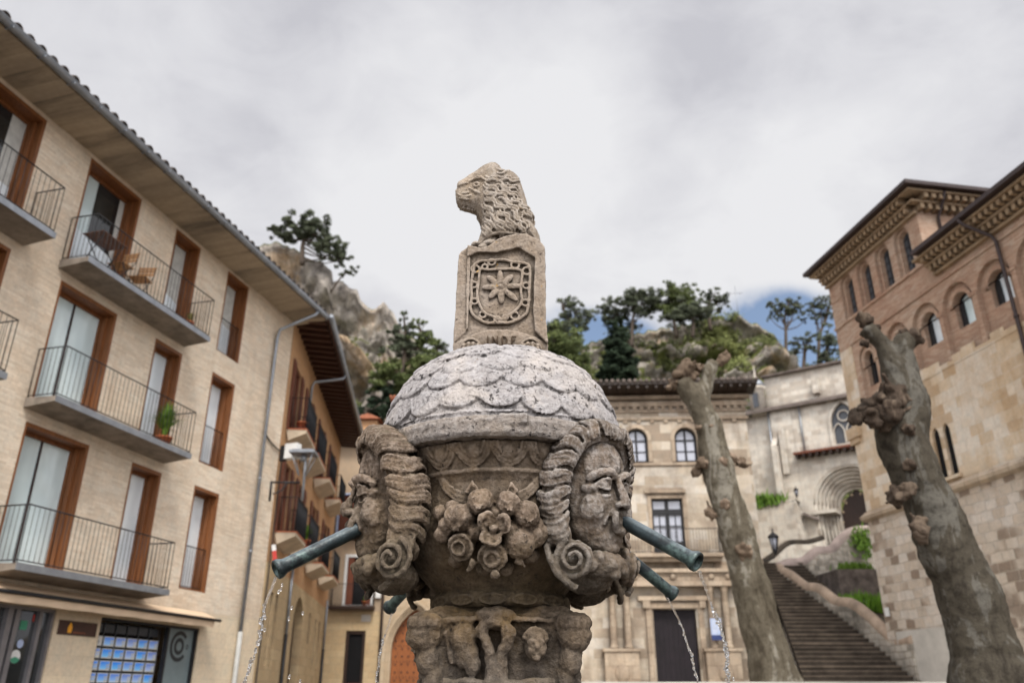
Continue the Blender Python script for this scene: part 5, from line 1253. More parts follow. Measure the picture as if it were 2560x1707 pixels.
mb = MB(); mb.box(1.15, PX1 + .08, -.09, 0, 12.98, 13.10); mb.box(1.15, PX1 + .06, -.07, 0, 10.86, 10.98); mb.box(1.15, PX1 + .03, -.04, 0, 9.90, 9.96) if False else None
x = 1.4
while x < PX1 - .2: mb.box(x, x + .18, -.07, -.0, 12.86, 12.98); x += .62
mb.build('string_course', M['palace_trim'], pal)
mb = MB()
for h in wa: ring(mb, (h[0] - .17, h[1] + .17, h[2], h[3] + .17, 'round'), .17, -.05, 0, 0)
mb.build('arch_surrounds', M['palace_trim'], pal)
for h in wa:
    mb = MB(); ring(mb, h, .10, .20, .28); a, b, c, d, _ = h; m_ = (a + b) / 2
    mb.box(m_ - .045, m_ + .045, .19, .29, c + .1, d - .08); mb.box(a + .1, b - .1, .20, .28, c + 1.0, c + 1.07); mb.box(a + .1, b - .1, .21, .27, c + .5, c + .54)
    f = mb.build('window', M['iron'], pal); mb = MB(); panel(mb, shrink(h, .05), .25); mb.build('pane', M['pale_pane'], f, recalc=False)
for h in (fr_h, fr2):
    a, b, c, d, _ = h; m_ = (a + b) / 2; mb = MB(); ring(mb, h, .09, .15, .25)
    mb.box(m_ - .08, m_ + .08, .14, .26, c, d); mb.box(a, b, .14, .26, d - .72, d - .45); mb.box(a, b, .14, .26, c, c + .5)
    for s in (a + (m_ - a) / 2, m_ + (b - m_) / 2): mb.box(s - .02, s + .02, .17, .24, c + .5, d - .6)
    mb.box(a, b, .17, .24, c + 1.15, c + 1.19)
    f = mb.build('french_window', M['iron'], pal); mb = MB(); panel(mb, shrink(h, .04), .22); mb.build('pane', M['pale_pane'], f, recalc=False)
mb = MB(); ring(mb, (fr_h[0] - .16, fr_h[1] + .16, fr_h[2], fr_h[3] + .16, 'rect'), .16, -.05, 0, 0); mb.box(5.88, 7.68, -.16, 0, 9.60, 9.74); mb.box(5.98, 7.58, -.09, 0, 9.74, 9.82); mb.build('window_surround', M['palace_trim'], pal)
mb = MB(); mb.box(2.0, 9.0, -.62, 0, 6.78, 6.92); mb.box(2.1, 8.9, -.4, 0, 6.60, 6.78); bo = mb.build('balcony', M['palace_trim'], pal)
mb = MB(); rail(mb, [(2.05, 0), (2.05, -.57), (8.95, -.57), (8.95, 0)], 6.98, 7.95, .13, .008, .016); mb.build('railing', M['iron'], bo)
mb = MB(); ring(mb, (pd[0] - .30, pd[1] + .30, pd[2], pd[3] + .25, 'rect'), .22, -.10, 0, 0)
for x0 in (3.95, 8.05):          # coupled columns on tall plinths
    mb.box(x0 - .14, x0 + 1.25, -.40, 0, 1.5, 3.05); mb.box(x0 - .22, x0 + 1.33, -.46, 0, 3.05, 3.16)
    for cxx in (x0 + .27, x0 + .86):
        mb.lathe([(.20, 3.16), (.20, 3.22), (.17, 3.26), (.15, 3.32), (.145, 4.3), (.13, 5.35), (.15, 5.37), (.15, 5.42), (.20, 5.55), (.21, 5.60)], 16, (cxx, -.20, 0))
mb.box(3.75, 9.4, -.44, 0, 5.60, 5.80); mb.box(3.85, 9.3, -.36, 0, 5.80, 6.15); mb.box(3.7, 9.45, -.50, 0, 6.15, 6.30); mb.box(5.3, 8.4, -.22, 0, 5.05, 5.22); mb.box(5.5, 5.8, -.2, 0, 4.75, 5.05); mb.box(7.85, 8.1, -.2, 0, 4.75, 5.05)
for x0 in (4.3, 5.2, 6.8, 8.4, 9.1): mb.ell((x0, -.40, 5.98), (.13, .07, .12))
for x0 in (4.5, 9.0): mb.box(x0 - .35, x0 + .35, -.12, 0, 6.30, 6.62)
mb.ell((4.5, -.40, 2.2), (.3, .08, .35)); mb.ell((8.65, -.40, 2.2), (.3, .08, .35))
mb.build('portal', M['palace_trim'], pal)
mb = MB(); panel(mb, pd, .25)
for k in range(9): mb.box(pd[0] + .2 * k, pd[0] + .2 * k + .012, .235, .25, .02, 4.7)
mb.build('door', M['door_black'], pal, 'tall near black boarded door', recalc=False)
mb = MB(); mb.add([(1.0, -1.05, 14.38), (PX1 + .45, -1.05, 14.38), (PX1 + .45, 0, 14.155), (1.0, 0, 14.155), (1.0, -1.05, 14.48), (PX1 + .45, -1.05, 14.48), (PX1 + .45, 0, 14.6), (1.0, 0, 14.6)], [(0, 1, 2, 3), (4, 5, 6, 7), (0, 1, 5, 4), (1, 2, 6, 5), (2, 3, 7, 6), (3, 0, 4, 7)])
x = 1.1
while x < PX1 + .3: mb.box(x, x + .12, -1.0, -.05, 14.22, 14.34); x += .42
mb.build('deep_eave', M['eave_wood'], pal)
mb = MB(); x = 1.0
while x < PX1 + .45: mb.tube([(x, -1.10, 14.53), (x, .5, 14.88)], .10, 8); x += .26
mb.add([(1.0, -1.05, 14.50), (PX1 + .45, -1.05, 14.50), (PX1 + .45, 4, 15.3), (1.0, 4, 15.3)], [(0, 1, 2, 3)]); mb.build('tiled_roof', M['tile_grey'], pal)
ns = thing('notice_board', 'pale blue notice panel on the palace wall right of the black door', 'sign', pal_w(8.38, -.50, 3.88), PR)
mb = MB(); mb.box(-.21, .21, 0, .03, -.22, .42); mb.build('panel', M['sign_blue'], ns)
mb = MB()
for k in range(6): mb.box(-.16, .16 - .05 * (k % 3), -.006, -.001, .33 - .09 * k, .35 - .09 * k)
mb.build('printed_lines', M['white'], ns); mb = MB(); mb.box(-.21, .21, 0, .03, -.42, -.225); mb.build('navy_footer', M['navy'], ns)

# ------------------------------------------------------------------ church wing and tower on the right (local x runs towards the camera)
WR = frame_rot(170); WO = (12.7, 29, 0); ch = thing('church', 'brick and ashlar church with arcaded brick gallery, corbelled cornices and a square brick tower', 'church', WO, WR)
def ch_w(x, y, z): return Matrix.Translation(WO) @ Matrix.Rotation(WR, 4, 'Z') @ Vector((x, y, z))
X1 = 24.0
tw = [(x, x + .84, 14.62, 16.36, 'round') for x in (.74, 1.88, 3.06, 4.22)]
def win_pair(x, w_, z0, z1): return (x, x + w_, z0, z1, 'round')
ww = [(1.10, 2.05, 10.95, 13.25, 'round'), (2.78, 4.0, 10.95, 13.28, 'round'), (4.26, 5.62, 10.95, 13.28, 'round'), (5.80, 7.14, 10.95, 13.26, 'round'), (7.36, 8.74, 10.95, 13.2, 'round'), (8.96, 10.4, 10.95, 13.2, 'round'), (10.6, 12.0, 10.95, 13.2, 'round')] + [(12.2 + 1.6 * k, 13.55 + 1.6 * k, 10.95, 13.2, 'round') for k in range(7)]
mb = MB(); wall(mb, .0, 5.62, 13.52, 16.85, tw, 0, .3); mb.quad((5.62, 0, 13.52), (5.62, 6, 13.52), (5.62, 6, 16.85), (5.62, 0, 16.85)); mb.quad((0, 0, 13.52), (0, 6, 13.52), (0, 6, 16.85), (0, 0, 16.85)); mb.quad((0, 6, 13.52), (5.62, 6, 13.52), (5.62, 6, 16.85), (0, 6, 16.85))
mb.build('tower_wall', M['church_brick'], ch, recalc=False)
for z in (14.48,):
    mb = MB(); mb.box(-.03, 5.66, -.06, 0, z, z + .09); mb.box(-.02, .7, -.03, 0, 15.6, 15.66); mb.build('string_course', M['church_brick'], ch)
mb = MB(); wall(mb, .80, X1, 10.9, 13.515, ww, 0, .14); wall(mb, 5.62, X1, 13.515, 14.3, [], 0, .1); mb.build('gallery_wall', M['church_brick'], ch, recalc=False)
mb = MB(); wall(mb, 0, .80, 10.9, 13.515, [], -.015, .1); mb.quad((0, -.015, 0), (0, 7, 0), (0, 7, 13.5), (0, -.015, 13.5)); mb.quad((.8, -.015, 10.9), (.8, 0, 10.9), (.8, 0, 13.5), (.8, -.015, 13.5))
gp = [(4.15, 4.48, 7.58, 9.22, 'pointed'), (4.66, 4.98, 7.58, 9.22, 'pointed')]
wall(mb, 0, X1, 7.28, 10.895, gp, -.03, .5); mb.build('ashlar_wall', M['church_stone'], ch, recalc=False)
mb = MB(); wall(mb, 0, X1, 0, 7.12, [], -.05, .1); mb.build('rough_base_wall', M['church_low'], ch, recalc=False)
mb = MB(); wall(mb, .5, 3.6, 1.4, 3.35, [], -.07, .1); mb.build('pale_repair', M['terrace'], ch, recalc=False)
rn = random.Random(4); mb = MB(); x = .8     # toothed junction of brick and stone
while x < X1:
    w_ = rn.uniform(.3, .7); mb.box(x, x + w_, -.045, -.002, 10.80, 10.93 + rn.uniform(0, .28)); x += w_
mb.build('toothed_course', M['church_stone'], ch)
mb = MB(); mb.add([(x, y, z) for x in (-.12, X1) for y, z in ((-.04, 7.05), (-.24, 7.12), (-.28, 7.22), (-.16, 7.30), (-.04, 7.40))], [(0, 1, 6, 5), (1, 2, 7, 6), (2, 3, 8, 7), (3, 4, 9, 8), (0, 1, 2, 3, 4), (5, 6, 7, 8, 9)])
mb.build('stone_string', M['palace_trim'], ch)
mb = MB(); mb.box(-.25, .5, -.16, .3, 10.1, 10.5); mb.box(-.18, .4, -.10, .3, 9.9, 10.1); mb.build('corner_moulding', M['church_stone'], ch)
for h in tw:
    a, b, c, d, _ = h; mb = MB(); ring(mb, shrink(h, .01, .01), .13, .12, .30, .0); ring(mb, (a + .10, b - .10, c, d - .10, 'round'), .08, .2, .34, 0); f = mb.build('tower_window', M['church_brick'], ch)
    mb = MB(); panel(mb, shrink(h, .06, 0), .28); mb.build('pane', M['lead'], f, recalc=False)
    mb = MB()
    for k in range(5): mb.box(a + .2, b - .2, .25, .27, c + .3 * k + .15, c + .3 * k + .18)
    mb.box((a + b) / 2 - .02, (a + b) / 2 + .02, .25, .27, c, d - .2); mb.build('glazing_bars', M['iron'], f)
for i, h in enumerate(ww):
    a, b, c, d, _ = h; ih = (a + .36, b - .24, 11.83, d - .34, 'round') if b - a > 1 else (a + .2, b - .2, 11.7, d - .25, 'round')
    mb = MB(); X = [a - .01, ih[0], ih[1], b + .01]
    # back plane of the shallow arch with the window opening in it
    wall(mb, a - .01, b + .01, c, d, [ih], .14, .28); f = mb.build('gallery_window', M['church_brick'], ch, recalc=False)
    mb = MB(); ring(mb, (ih[0] - .14, ih[1] + .14, ih[2] + .75, ih[3] + .14, 'round'), .13, .06, .14, 0); mb.build('arch_ring', M['church_brick'], f)
    mb = MB(); panel(mb, ih, .36); mb.build('pane', M['bright_glass' if i in (2, 4) else 'curtain_glass' if i > 1 else 'lead'], f, recalc=False)
    mb = MB(); ring(mb, ih, .05, .3, .35, 0); m_ = (ih[0] + ih[1]) / 2; mb.box(ih[0] + .04, ih[0] + .20, .3, .35, ih[2], ih[3] - .2); mb.build('casement', M['iron'], f)
mb = MB()
for i, h in enumerate(ww):
    nx = ww[i + 1][0] if i + 1 < len(ww) else h[1] + .2
    mb = MB(); mb.box(h[1] - .0, nx, -.07, 0, 12.48, 12.58); mb.box(h[1] + .02, nx - .02, -.05, .0, 10.95, 12.48) if nx - h[1] < .4 else None
    mb.build('impost', M['church_brick'], ch)
mb = MB(); mb.box(.8, X1, -.05, 0, 13.55, 13.63); mb.build('brick_band', M['church_brick'], ch)
for h in gp:
    mb = MB(); panel(mb, h, .06); mb.build('lancet', M['black'], ch, recalc=False)
mb = MB(); mb.lathe([(.09, 7.58), (.09, 7.66), (.055, 7.7), (.055, 8.75), (.10, 8.85), (.10, 8.95)], 12, (4.57, .02, 0)); mb.box(4.05, 5.1, -.14, 0, 7.47, 7.57); mb.build('colonnette', M['church_stone'], ch)
def cornice(x0, x1, zt, name, side=False, dep=6):
    mb = MB(); mb.box(x0 - .05, x1 + .0, -.14, 0, zt - .72, zt - .62); mb.box(x0 - .1, x1, -.34, 0, zt - .42, zt - .34); mb.box(x0 - .3, x1, -.60, 0, zt - .16, zt - .08)
    x = x0
    while x < x1 - .1:
        mb.box(x, x + .12, -.30, -.0, zt - .60, zt - .42); mb.box(x + .02, x + .14, -.54, -.0, zt - .32, zt - .16); x += .245
    return mb.build(name, M['cornice_brick'], ch)
cornice(5.95, X1, 14.55, 'cornice'); cornice(.0, 5.7, 17.05, 'tower_cornice')
mb = MB(); y = .0
while y < 5.8: mb.box(5.62, 5.92, y, y + .14, 16.43, 16.63); mb.box(5.62, 6.16, y + .02, y + .17, 16.71, 16.89); y += .29
mb.box(5.62, 5.96, -.34, 6, 16.63, 16.71); mb.box(5.62, 6.22, -.6, 6, 16.89, 16.97); mb.build('tower_side_cornice', M['cornice_brick'], ch)
mb = MB(); zt = 17.0; a, b, c_, d_ = -.40, 6.42, -.8, 6.6
mb.add([(a, c_, zt), (b, c_, zt), (b, d_, zt), (a, d_, zt), (a, c_, zt + .14), (b, c_, zt + .14), (b, d_, zt + .14), (a, d_, zt + .14), (3, 3, zt + 1.15)], [(0, 1, 2, 3), (0, 1, 5, 4), (1, 2, 6, 5), (2, 3, 7, 6), (3, 0, 4, 7), (4, 5, 8), (5, 6, 8), (6, 7, 8), (7, 4, 8)])
mb.build('tower_roof', M['brown_metal'], ch)
mb = MB(); zt = 14.5; mb.add([(5.92, -.8, zt), (X1, -.8, zt), (X1, .0, zt), (5.92, .0, zt), (5.92, -.8, zt + .14), (X1, -.8, zt + .14), (X1, 5, zt + 1.4), (5.92, 5, zt + 1.4)], [(0, 1, 2, 3), (0, 1, 5, 4), (0, 3, 7, 4), (4, 5, 6, 7), (1, 2, 6, 5)]); mb.build('wing_roof', M['brown_metal'], ch)
mb = MB(); mb.tube([(8.15, -.78, 14.48), (8.2, -.7, 14.30), (8.55, -.16, 13.75), (8.6, -.10, 13.55), (8.6, -.10, 10.9), (8.6, -.16, 7.3)], .055, 8); mb.tube([(8.6, -.10, 11.1), (8.6, -.10, 11.18)], .075, 8); mb.build('downpipe', M['brown_metal'], ch)
mb = MB(); mb.tube([(6.25, .75, 16.95), (6.1, .75, 16.7), (5.7, .75, 16.25), (5.68, .75, 15.0)], .05, 8); mb.build('tower_downpipe', M['brown_metal'], ch)
mb = MB(); mb.box(-.6, .35, 3.2, 4.4, 16.9, 17.75); mb.add([(-.75, 3.05, 17.75), (.5, 3.05, 17.75), (.5, 4.5, 17.75), (-.75, 4.5, 17.75), (-.1, 3.8, 18.1)], [(0, 1, 2, 3), (0, 1, 4), (1, 2, 4), (2, 3, 4), (3, 0, 4)]); mb.build('stair_turret', M['church_brick'], ch)
mb = MB(); mb.box(-.12, .12, 0, .02, -.14, .14); o = mb.build('wall_plaque', M['white'], None, None, ch_w(.25, -.10, 4.0), (0, 0, WR)); tag(o, 'small white plaque low on the church corner beside the stairs', 'sign')

# ------------------------------------------------------------------ nave with gothic portal
NR = frame_rot(124); NO = (18.5, 42, 0); nv = thing('nave', 'pale stone church nave with stepped gothic portal and traceried window', 'church', NO, NR)
gw = (-1.16, .16, 13.78, 16.15, 'pointed'); pc = -.72
def nav_w(x, y, z): return Matrix.Translation(NO) @ Matrix.Rotation(NR, 4, 'Z') @ Vector((x, y, z))
steps_n = 7; po = (pc - 1.98, pc + 1.98, 8.6, 12.75, 'round')
mb = MB(); wall(mb, -3.25, 4.5, 4, 16.4, [gw, po], 0, .2); mb.build('front_wall', M['nave'], nv, recalc=False)
mb = MB(); wall(mb, -4.42, -3.25, 4, 16.35, [], -.02, .1); mb.quad((-3.25, -.02, 4), (-3.25, .6, 4), (-3.25, .6, 16.3), (-3.25, -.02, 16.3)); mb.box(-4.05, -3.72, -.16, -.021, 12.6, 15.2); mb.box(-4.45, -4.15, -.5, -.03, 4, 14.2)
mb.add([(-4.45, -.5, 14.2), (-4.15, -.5, 14.2), (-4.15, -.03, 14.75), (-4.45, -.03, 14.75)], [(0, 1, 2, 3)]); mb.build('buttress_wall', M['nave'], nv, recalc=False)
mb = MB(); wall(mb, -8, -4.42, 4, 16.3, [], .35, .1); mb.build('shaded_bay', M['nave'], nv, recalc=False)
mb = MB(); wall(mb, -8, -3.4, 4, 11.0, [], -1.0, .1); mb.quad((-3.4, -1, 4), (-3.4, 0, 4), (-3.4, 0, 10.3), (-3.4, -1, 11)); mb.quad((-8, -1, 11), (-3.4, -1, 11), (-3.4, .3, 11), (-8, .3, 11)); mb.build('lower_white_wall', M['nave'], nv, recalc=False)
mb = MB(); mb.add([(-8, -.35, 16.28), (4.5, -.35, 16.28), (4.5, 1.4, 16.95), (-8, 1.4, 16.95), (-8, -.35, 16.42), (4.5, -.35, 16.42), (4.5, 1.4, 17.1), (-8, 1.4, 17.1)], [(0, 1, 2, 3), (4, 5, 6, 7), (0, 1, 5, 4)]); mb.build('lower_roof', M['tile_grey'], nv, recalc=False)
mb = MB(); wall(mb, -4.9, 4.5, 16.6, 18.9, [], 1.4, .1); mb.box(-2.1, -1.75, 1.0, 1.4, 17.3, 18.1); mb.build('clerestory', M['nave'], nv, recalc=False)
mb = MB(); mb.box(-5.0, 4.5, 1.1, 3, 18.9, 19.02); mb.build('upper_roof', M['tile_grey'], nv)
mb = MB(); t = (po[1] - po[0]) / 2; stp = .155
for k in range(steps_n):
    h = (po[0] + stp * k, po[1] - stp * k, 8.6, po[3] - stp * k * 1.1, 'round'); y0 = .02 + .17 * k
    ring(mb, h, stp + .01, y0, y0 + .18, 0)
    A = outline(shrink(h, .02, 0))[1:-1]; mb.tube([(x, y0 + .0, z) for x, z in A], .045, 6)
    for x in (h[0] + .06, h[1] - .06): mb.tube([(x, y0 + .02, 8.7), (x, y0 + .02, A[0][1])], .05, 6)
mb.build('archivolts', M['nave'], nv)
mb = MB(); mb.box(po[0] - .1, pc - .9, -.1, 1.0, 10.25, 10.42); mb.build('capital_band', M['nave'], nv)
ih = (po[0] + stp * steps_n, po[1] - stp * steps_n, 8.6, 11.45, 'pointed'); mb = MB(); panel(mb, (ih[0] - .05, ih[1] + .05, 8.6, 11.6, 'pointed'), 1.22); mb.build('door', M['dark_wood'], nv, recalc=False)
mb = MB(); rr_ = outline(ih)[1:-1]
for k, (x, z) in enumerate(rr_):
    if k % 2 == 0: mb.ell((x, 1.18, z), .07)
mb.build('cusps', M['arch_stone'], nv)
mb = MB(); mb.box(-3.3, 3.5, -.55, 0, 13.50, 13.62); mb.build('canopy', M['red_wood'], nv)
mb = MB(); x = -3.2
while x < 3.4: mb.box(x, x + .14, -.5, 0, 13.34, 13.50); x += .36
mb.build('canopy_brackets', M['dark_wood'], nv)
mb = MB(); ring(mb, (gw[0] - .16, gw[1] + .16, gw[2] - .1, gw[3] + .2, 'pointed'), .16, -.06, .02); m_ = (gw[0] + gw[1]) / 2
ring(mb, (gw[0], m_ - .02, gw[2], 15.05, 'pointed'), .07, .06, .16); ring(mb, (m_ + .02, gw[1], gw[2], 15.05, 'pointed'), .07, .06, .16)
mb.tube([(m_ + .30 * math.cos(R(w)), .11, 15.42 + .30 * math.sin(R(w))) for w in range(0, 360, 20)], .045, 6, closed=True); g_ = mb.build('gothic_window', M['nave'], nv); mb = MB(); panel(mb, gw, .19); mb.build('pane', M['lead'], g_, recalc=False)
for x in (-2.75, -4.5):
    mb = MB(); mb.tube([(x, -.10, 16.3), (x, -.08, 13.7 if x > -4 else 11.1)], .045, 6); mb.build('downpipe', M['zinc'], nv)
mb = MB(); mb.lathe([(.48, 16.4), (.48, 17.9), (.56, 17.95), (.56, 18.05), (.5, 18.1), (.46, 18.3), (.3, 18.5), (.1, 18.62), (.05, 18.9), (.02, 19.5)], 10, (-5.15, .5, 0)); mb.build('turret', M['nave'], nv)
mb = MB(); mb.lathe([(.52, 18.1), (.47, 18.32), (.31, 18.53), (.1, 18.66)], 10, (-5.15, .5, 0)); mb.build('turret_dome', M['zinc'], nv)
mb = MB(); mb.box(-5.28, -4.98, -.03, .08, 16.75, 17.6); mb.build('turret_opening', M['lead'], nv)
mb = MB(); mb.add([(-3.3, -.35, 10.35), (-2.5, -.35, 9.9), (-2.5, 0, 10.0), (-3.3, 0, 10.45), (-3.3, -.35, 10.25), (-2.5, -.35, 9.8)], [(0, 1, 2, 3), (0, 1, 5, 4)]); mb.build('sloping_ledge', M['tile_grey'], nv, recalc=False)

def iron_lantern(loc, s, label):
    t = thing('wall_lamp', label, 'street lamp', loc, 0, None); mb = MB()
    for k in range(6): w = PI / 3 * k; mb.tube([(.20 * s * math.cos(w), .20 * s * math.sin(w), .30 * s), (.10 * s * math.cos(w), .10 * s * math.sin(w), -.25 * s)], .018 * s, 4)
    mb.lathe([(.26 * s, .30 * s), (.24 * s, .36 * s), (.10 * s, .48 * s), (.04 * s, .52 * s), (.03 * s, .66 * s), (.01 * s, .72 * s)], 8); mb.lathe([(.03 * s, -.45 * s), (.12 * s, -.27 * s), (.12 * s, -.23 * s)], 8)
    mb.build('lamp_frame', M['iron'], t); mb = MB(); mb.lathe([(.09 * s, -.22 * s), (.18 * s, .28 * s)], 6); mb.build('lamp_glass', M['pale_pane'], t)
    mb = MB(); mb.tube(catmull([(0, 0, -.45 * s), (-.05 * s, .1, -.58 * s), (-.3 * s, .35, -.62 * s), (-.5 * s, .6, -.58 * s)], 4), .02 * s, 5); mb.build('arm', M['iron'], t); return t
iron_lantern(z10(177, 850, 34.5), .95, 'black iron lantern on the pale wall left of the stair landing')
iron_lantern(z10(292, 585, 42.5), .55, 'tiny iron lamp on the ledge left of the gothic portal')

# ------------------------------------------------------------------ stairs, parapets, garden
NS = 32; mb = MB(); nose = MB()
def st(k): # left x, right x, y, z
    t = k / NS; return 9.2 + 1.9 * t, 12.95 - .2 * t, 27.6 + 9.2 * t, TZ + .02 + 5.05 * t
for k in range(NS):
    a, b, y, z = st(k); a2, b2, y2, z2 = st(k + 1)
    mb.add([(a, y, z - .3), (b, y, z - .3), (b, y, z2), (a, y, z2), (a2, y2 + .02, z2), (b2, y2 + .02, z2)], [(0, 1, 2, 3), (3, 2, 5, 4)])
    e_ = .012 + .02 * (k % 7 == 3) + (.04 if k == 8 else 0)
    nose.box(a, b, y - .02, y + .03, z2 - .02 - e_, z2 + .002)
stairs = thing('stone_stairs', 'long dark worn stone stairway climbing towards the church portal', 'stairs')
mb.build('steps', M['steps'], stairs, recalc=False); nose.build('nosings', M['step_edge'], stairs)
mb = MB(); mb.prismz([(11.0, 36.8), (12.8, 36.8), (17.5, 39.2), (15.5, 41.5), (10.9, 40)], 4, st(NS)[3]); mb.build('landing', M['steps'], stairs)
def ribbon_wall(name, label, P, th, zb, mat, cat='wall', cop=None, hcap=.16):
    t = thing(name, label, cat); C = catmull([Vector(p) for p in P], 6); mb = MB(); cp = MB(); n = len(C)
    L_, R_ = [], []
    for i, p in enumerate(C):
        d = C[min(i + 1, n - 1)] - C[max(i - 1, 0)]; d.z = 0; d.normalize(); q = Vector((-d.y, d.x, 0)) * th / 2; L_.append(p + q); R_.append(p - q)
    vs = [];
    for a, b in zip(L_, R_): vs += [(a.x, a.y, zb), (a.x, a.y, a.z - hcap), (b.x, b.y, b.z - hcap), (b.x, b.y, zb)]
    mb.add(vs, [(4 * i + k, 4 * i + 4 + k, 4 * i + 5 + k, 4 * i + 1 + k) for i in range(n - 1) for k in range(3)] + [(0, 1, 2, 3), tuple(4 * (n - 1) + k for k in range(4))])
    mb.build('wall', M[mat], t)
    cp.tube([p - Vector((0, 0, hcap * .6)) for p in C], [th * .62] * n, 10, flat=.75); cp.build('coping', M[cop or 'coping'], t); return t
ribbon_wall('stair_parapet', 'low wavy rounded parapet along the right side of the lower stair flight', [(12.98, 27.7, 3.1), (12.88, 28.8, 3.15), (12.80, 29.6, 3.55), (12.70, 30.2, 3.98), (12.55, 31.2, 4.52), (12.35, 32.2, 4.72), (12.15, 33.2, 5.28), (11.95, 34.2, 5.50), (11.70, 35.2, 6.1), (11.60, 36.0, 6.35), (11.70, 36.4, 6.55)], .42, 1.5, 'rubble', cop='coping_warm')
ribbon_wall('landing_parapet', 'upper parapet wall rising to the right from the stair landing to the portal', [(11.65, 36.35, 6.55), (12.2, 36.6, 6.75), (12.9, 36.8, 6.85), (13.6, 37.0, 7.3), (14.3, 37.1, 7.4), (15.0, 37.5, 7.95), (15.6, 37.8, 8.3), (16.4, 38.0, 8.45), (18, 38.8, 8.5)], .45, 1.5, 'rubble')
ribbon_wall('back_parapet', 'dark coped boundary wall behind the stair landing', [(10.95, 37.2, 6.35), (11.5, 38.2, 7.0), (12.3, 38.9, 7.5), (13.2, 39.4, 8.1), (14.3, 40.0, 8.25), (15.4, 40.8, 8.6)], .3, 3, 'nave', cop='steps')
mb = MB(); mb.prismz([(12.6, 31.8), (16.5, 33), (16.5, 38.2), (12.0, 36.9)], 1.6, 4.25); tag(mb.build('garden_terrace', M['rubble']), 'stone garden bed between the stair parapet and the church corner', 'wall')
mb = MB(); mb.prismz([(13.5, 34.6), (16.5, 34.6), (16.5, 36.9), (13.3, 36.7)], 4.25, 6.2)
tag(mb.build('garden_wall_block', M['tile_grey']), 'dark mossy masonry block above the green garden bed', 'wall')
def field(name, label, mat, pts_fn, n, h, kind='stuff', w=.03):
    rn = random.Random(n); mb = MB()
    for k in range(n):
        p = pts_fn(rn); a = rn.uniform(0, PI * 2); hh = h * rn.uniform(.5, 1.2); d = Vector((math.cos(a) * w, math.sin(a) * w, 0)); l = Vector((rn.uniform(-.4, .4) * hh, rn.uniform(-.4, .4) * hh, hh))
        mb.add([p - d, p + d, p + l + d * .2, p + l - d * .2], [(0, 1, 2, 3)])
    return tag(mb.build(name, M[mat], recalc=False), label, 'plants', None, kind)
field('garden_grass', 'bright green grass in the bed behind the stair parapet', 'grass', lambda r: Vector((r.uniform(12.8, 14.3), r.uniform(32.0, 34.4), 4.25 + abs(r.gauss(0, .12)))), 2200, .55, w=.04)
field('niche_shrub', 'small green shrub on top of the dark mossy block', 'pot_leaf', lambda r: Vector((14.3 + r.gauss(0, .35), 34.9, 6.2)), 200, .3, w=.05)
field('wall_ivy', 'patch of ivy at the top corner of the upper parapet', 'pot_leaf', lambda r: Vector((r.gauss(15.9, .22), r.uniform(37.2, 37.5), 7.7 + r.gauss(0, .35))), 260, .2, w=.06)
field('ledge_plants', 'green plants along the top of the lower white nave wall', 'pot_leaf', lambda r: nav_w(-5.3 + r.gauss(0, .55), r.uniform(-1.1, -.5), 10.9 + r.gauss(0, .12)), 800, .45, w=.07)
mb = MB(); mb.box(-.5, .5, 0, .04, -.35, .35)
o = mb.build('garden_sign', M['white'], None, None, (13.55, 32.2, 4.62), (0, 0, 0)); o.scale = (.35, 1, .35); tag(o, 'small white label board standing in the green garden bed', 'sign')
# ------------------------------------------------------------------ pollarded plane trees
def burl(mb, c, r, rn, n=16):
    c = Vector(c)
    mb.ell(c, r * .62)
    for k in range(n):
        d = Vector((rn.gauss(0, 1), rn.gauss(0, 1), rn.gauss(0, 1))).normalized(); s = r * rn.uniform(.20, .40)
        p = c + d * r * rn.uniform(.4, .85); mb.ell(p, (s, s * rn.uniform(.6, 1), s * rn.uniform(.6, 1.2)), None, 8, 6)
        if rn.random() < .15: mb.tube([p, p + (d + Vector((rn.uniform(-.5, .5), 0, rn.uniform(-.2, .6)))) * s * rn.uniform(1.2, 2.2)], [s * .55, s * .3], 6)
def plane_tree(label, base, bark, trunk, limbs, burls, seed, vox):
    t = thing('plane_tree', label, 'tree', base, 0, 'pollarded plane trees'); B = Vector(base); rn = random.Random(seed)
    mb = MB()
    for pts in [trunk] + limbs:
        P = [Vector(p) - B for p, r in pts]; C = catmull(P, 5); rs = []
        for i in range(len(C)):
            u = i / 5; a = min(int(u), len(pts) - 1); b = min(a + 1, len(pts) - 1); rs.append((pts[a][1] * (1 - (u - a)) + pts[b][1] * (u - a)) * (1 + .07 * noise.noise(Vector((i * .45, seed, 0)))))
        mb.tube(C, rs, 16)
    o = mb.build('trunk', M[bark], t); fuse(o, vox, .16, .85, 1, .045, .16)
    for c, r in burls:
        mb = MB(); burl(mb, Vector(c) - B, r, rn, 26); o = mb.build('burl', M['burl_tan' if seed == 3 else 'burl'], t); fuse(o, vox * .6, .03, .10, 1, .012, .04)
    return t
Y1 = 16.4
k1 = Y1 / FPX * 1.0
P1 = lambda x, y, d=Y1: z8(x, y, d)
trunk = [(P1(1070, 1660), .60), (P1(1035, 1555), .50), (P1(1005, 1450), .44), (P1(952, 1250), .385), (P1(915, 1100), .37), (P1(880, 980), .35), (P1(838, 800), .335), (P1(800, 680), .33), (P1(768, 600), .33), (P1(735, 450), .33), (P1(705, 330), .27), (P1(672, 200), .26), (P1(628, 110), .27), (P1(575, 50), .24), (P1(560, 0), .2)]
limbs = [[(P1(640, 130), .25), (P1(672, 20), .17), (P1(690, -50), .155), (P1(712, -95), .13)]]
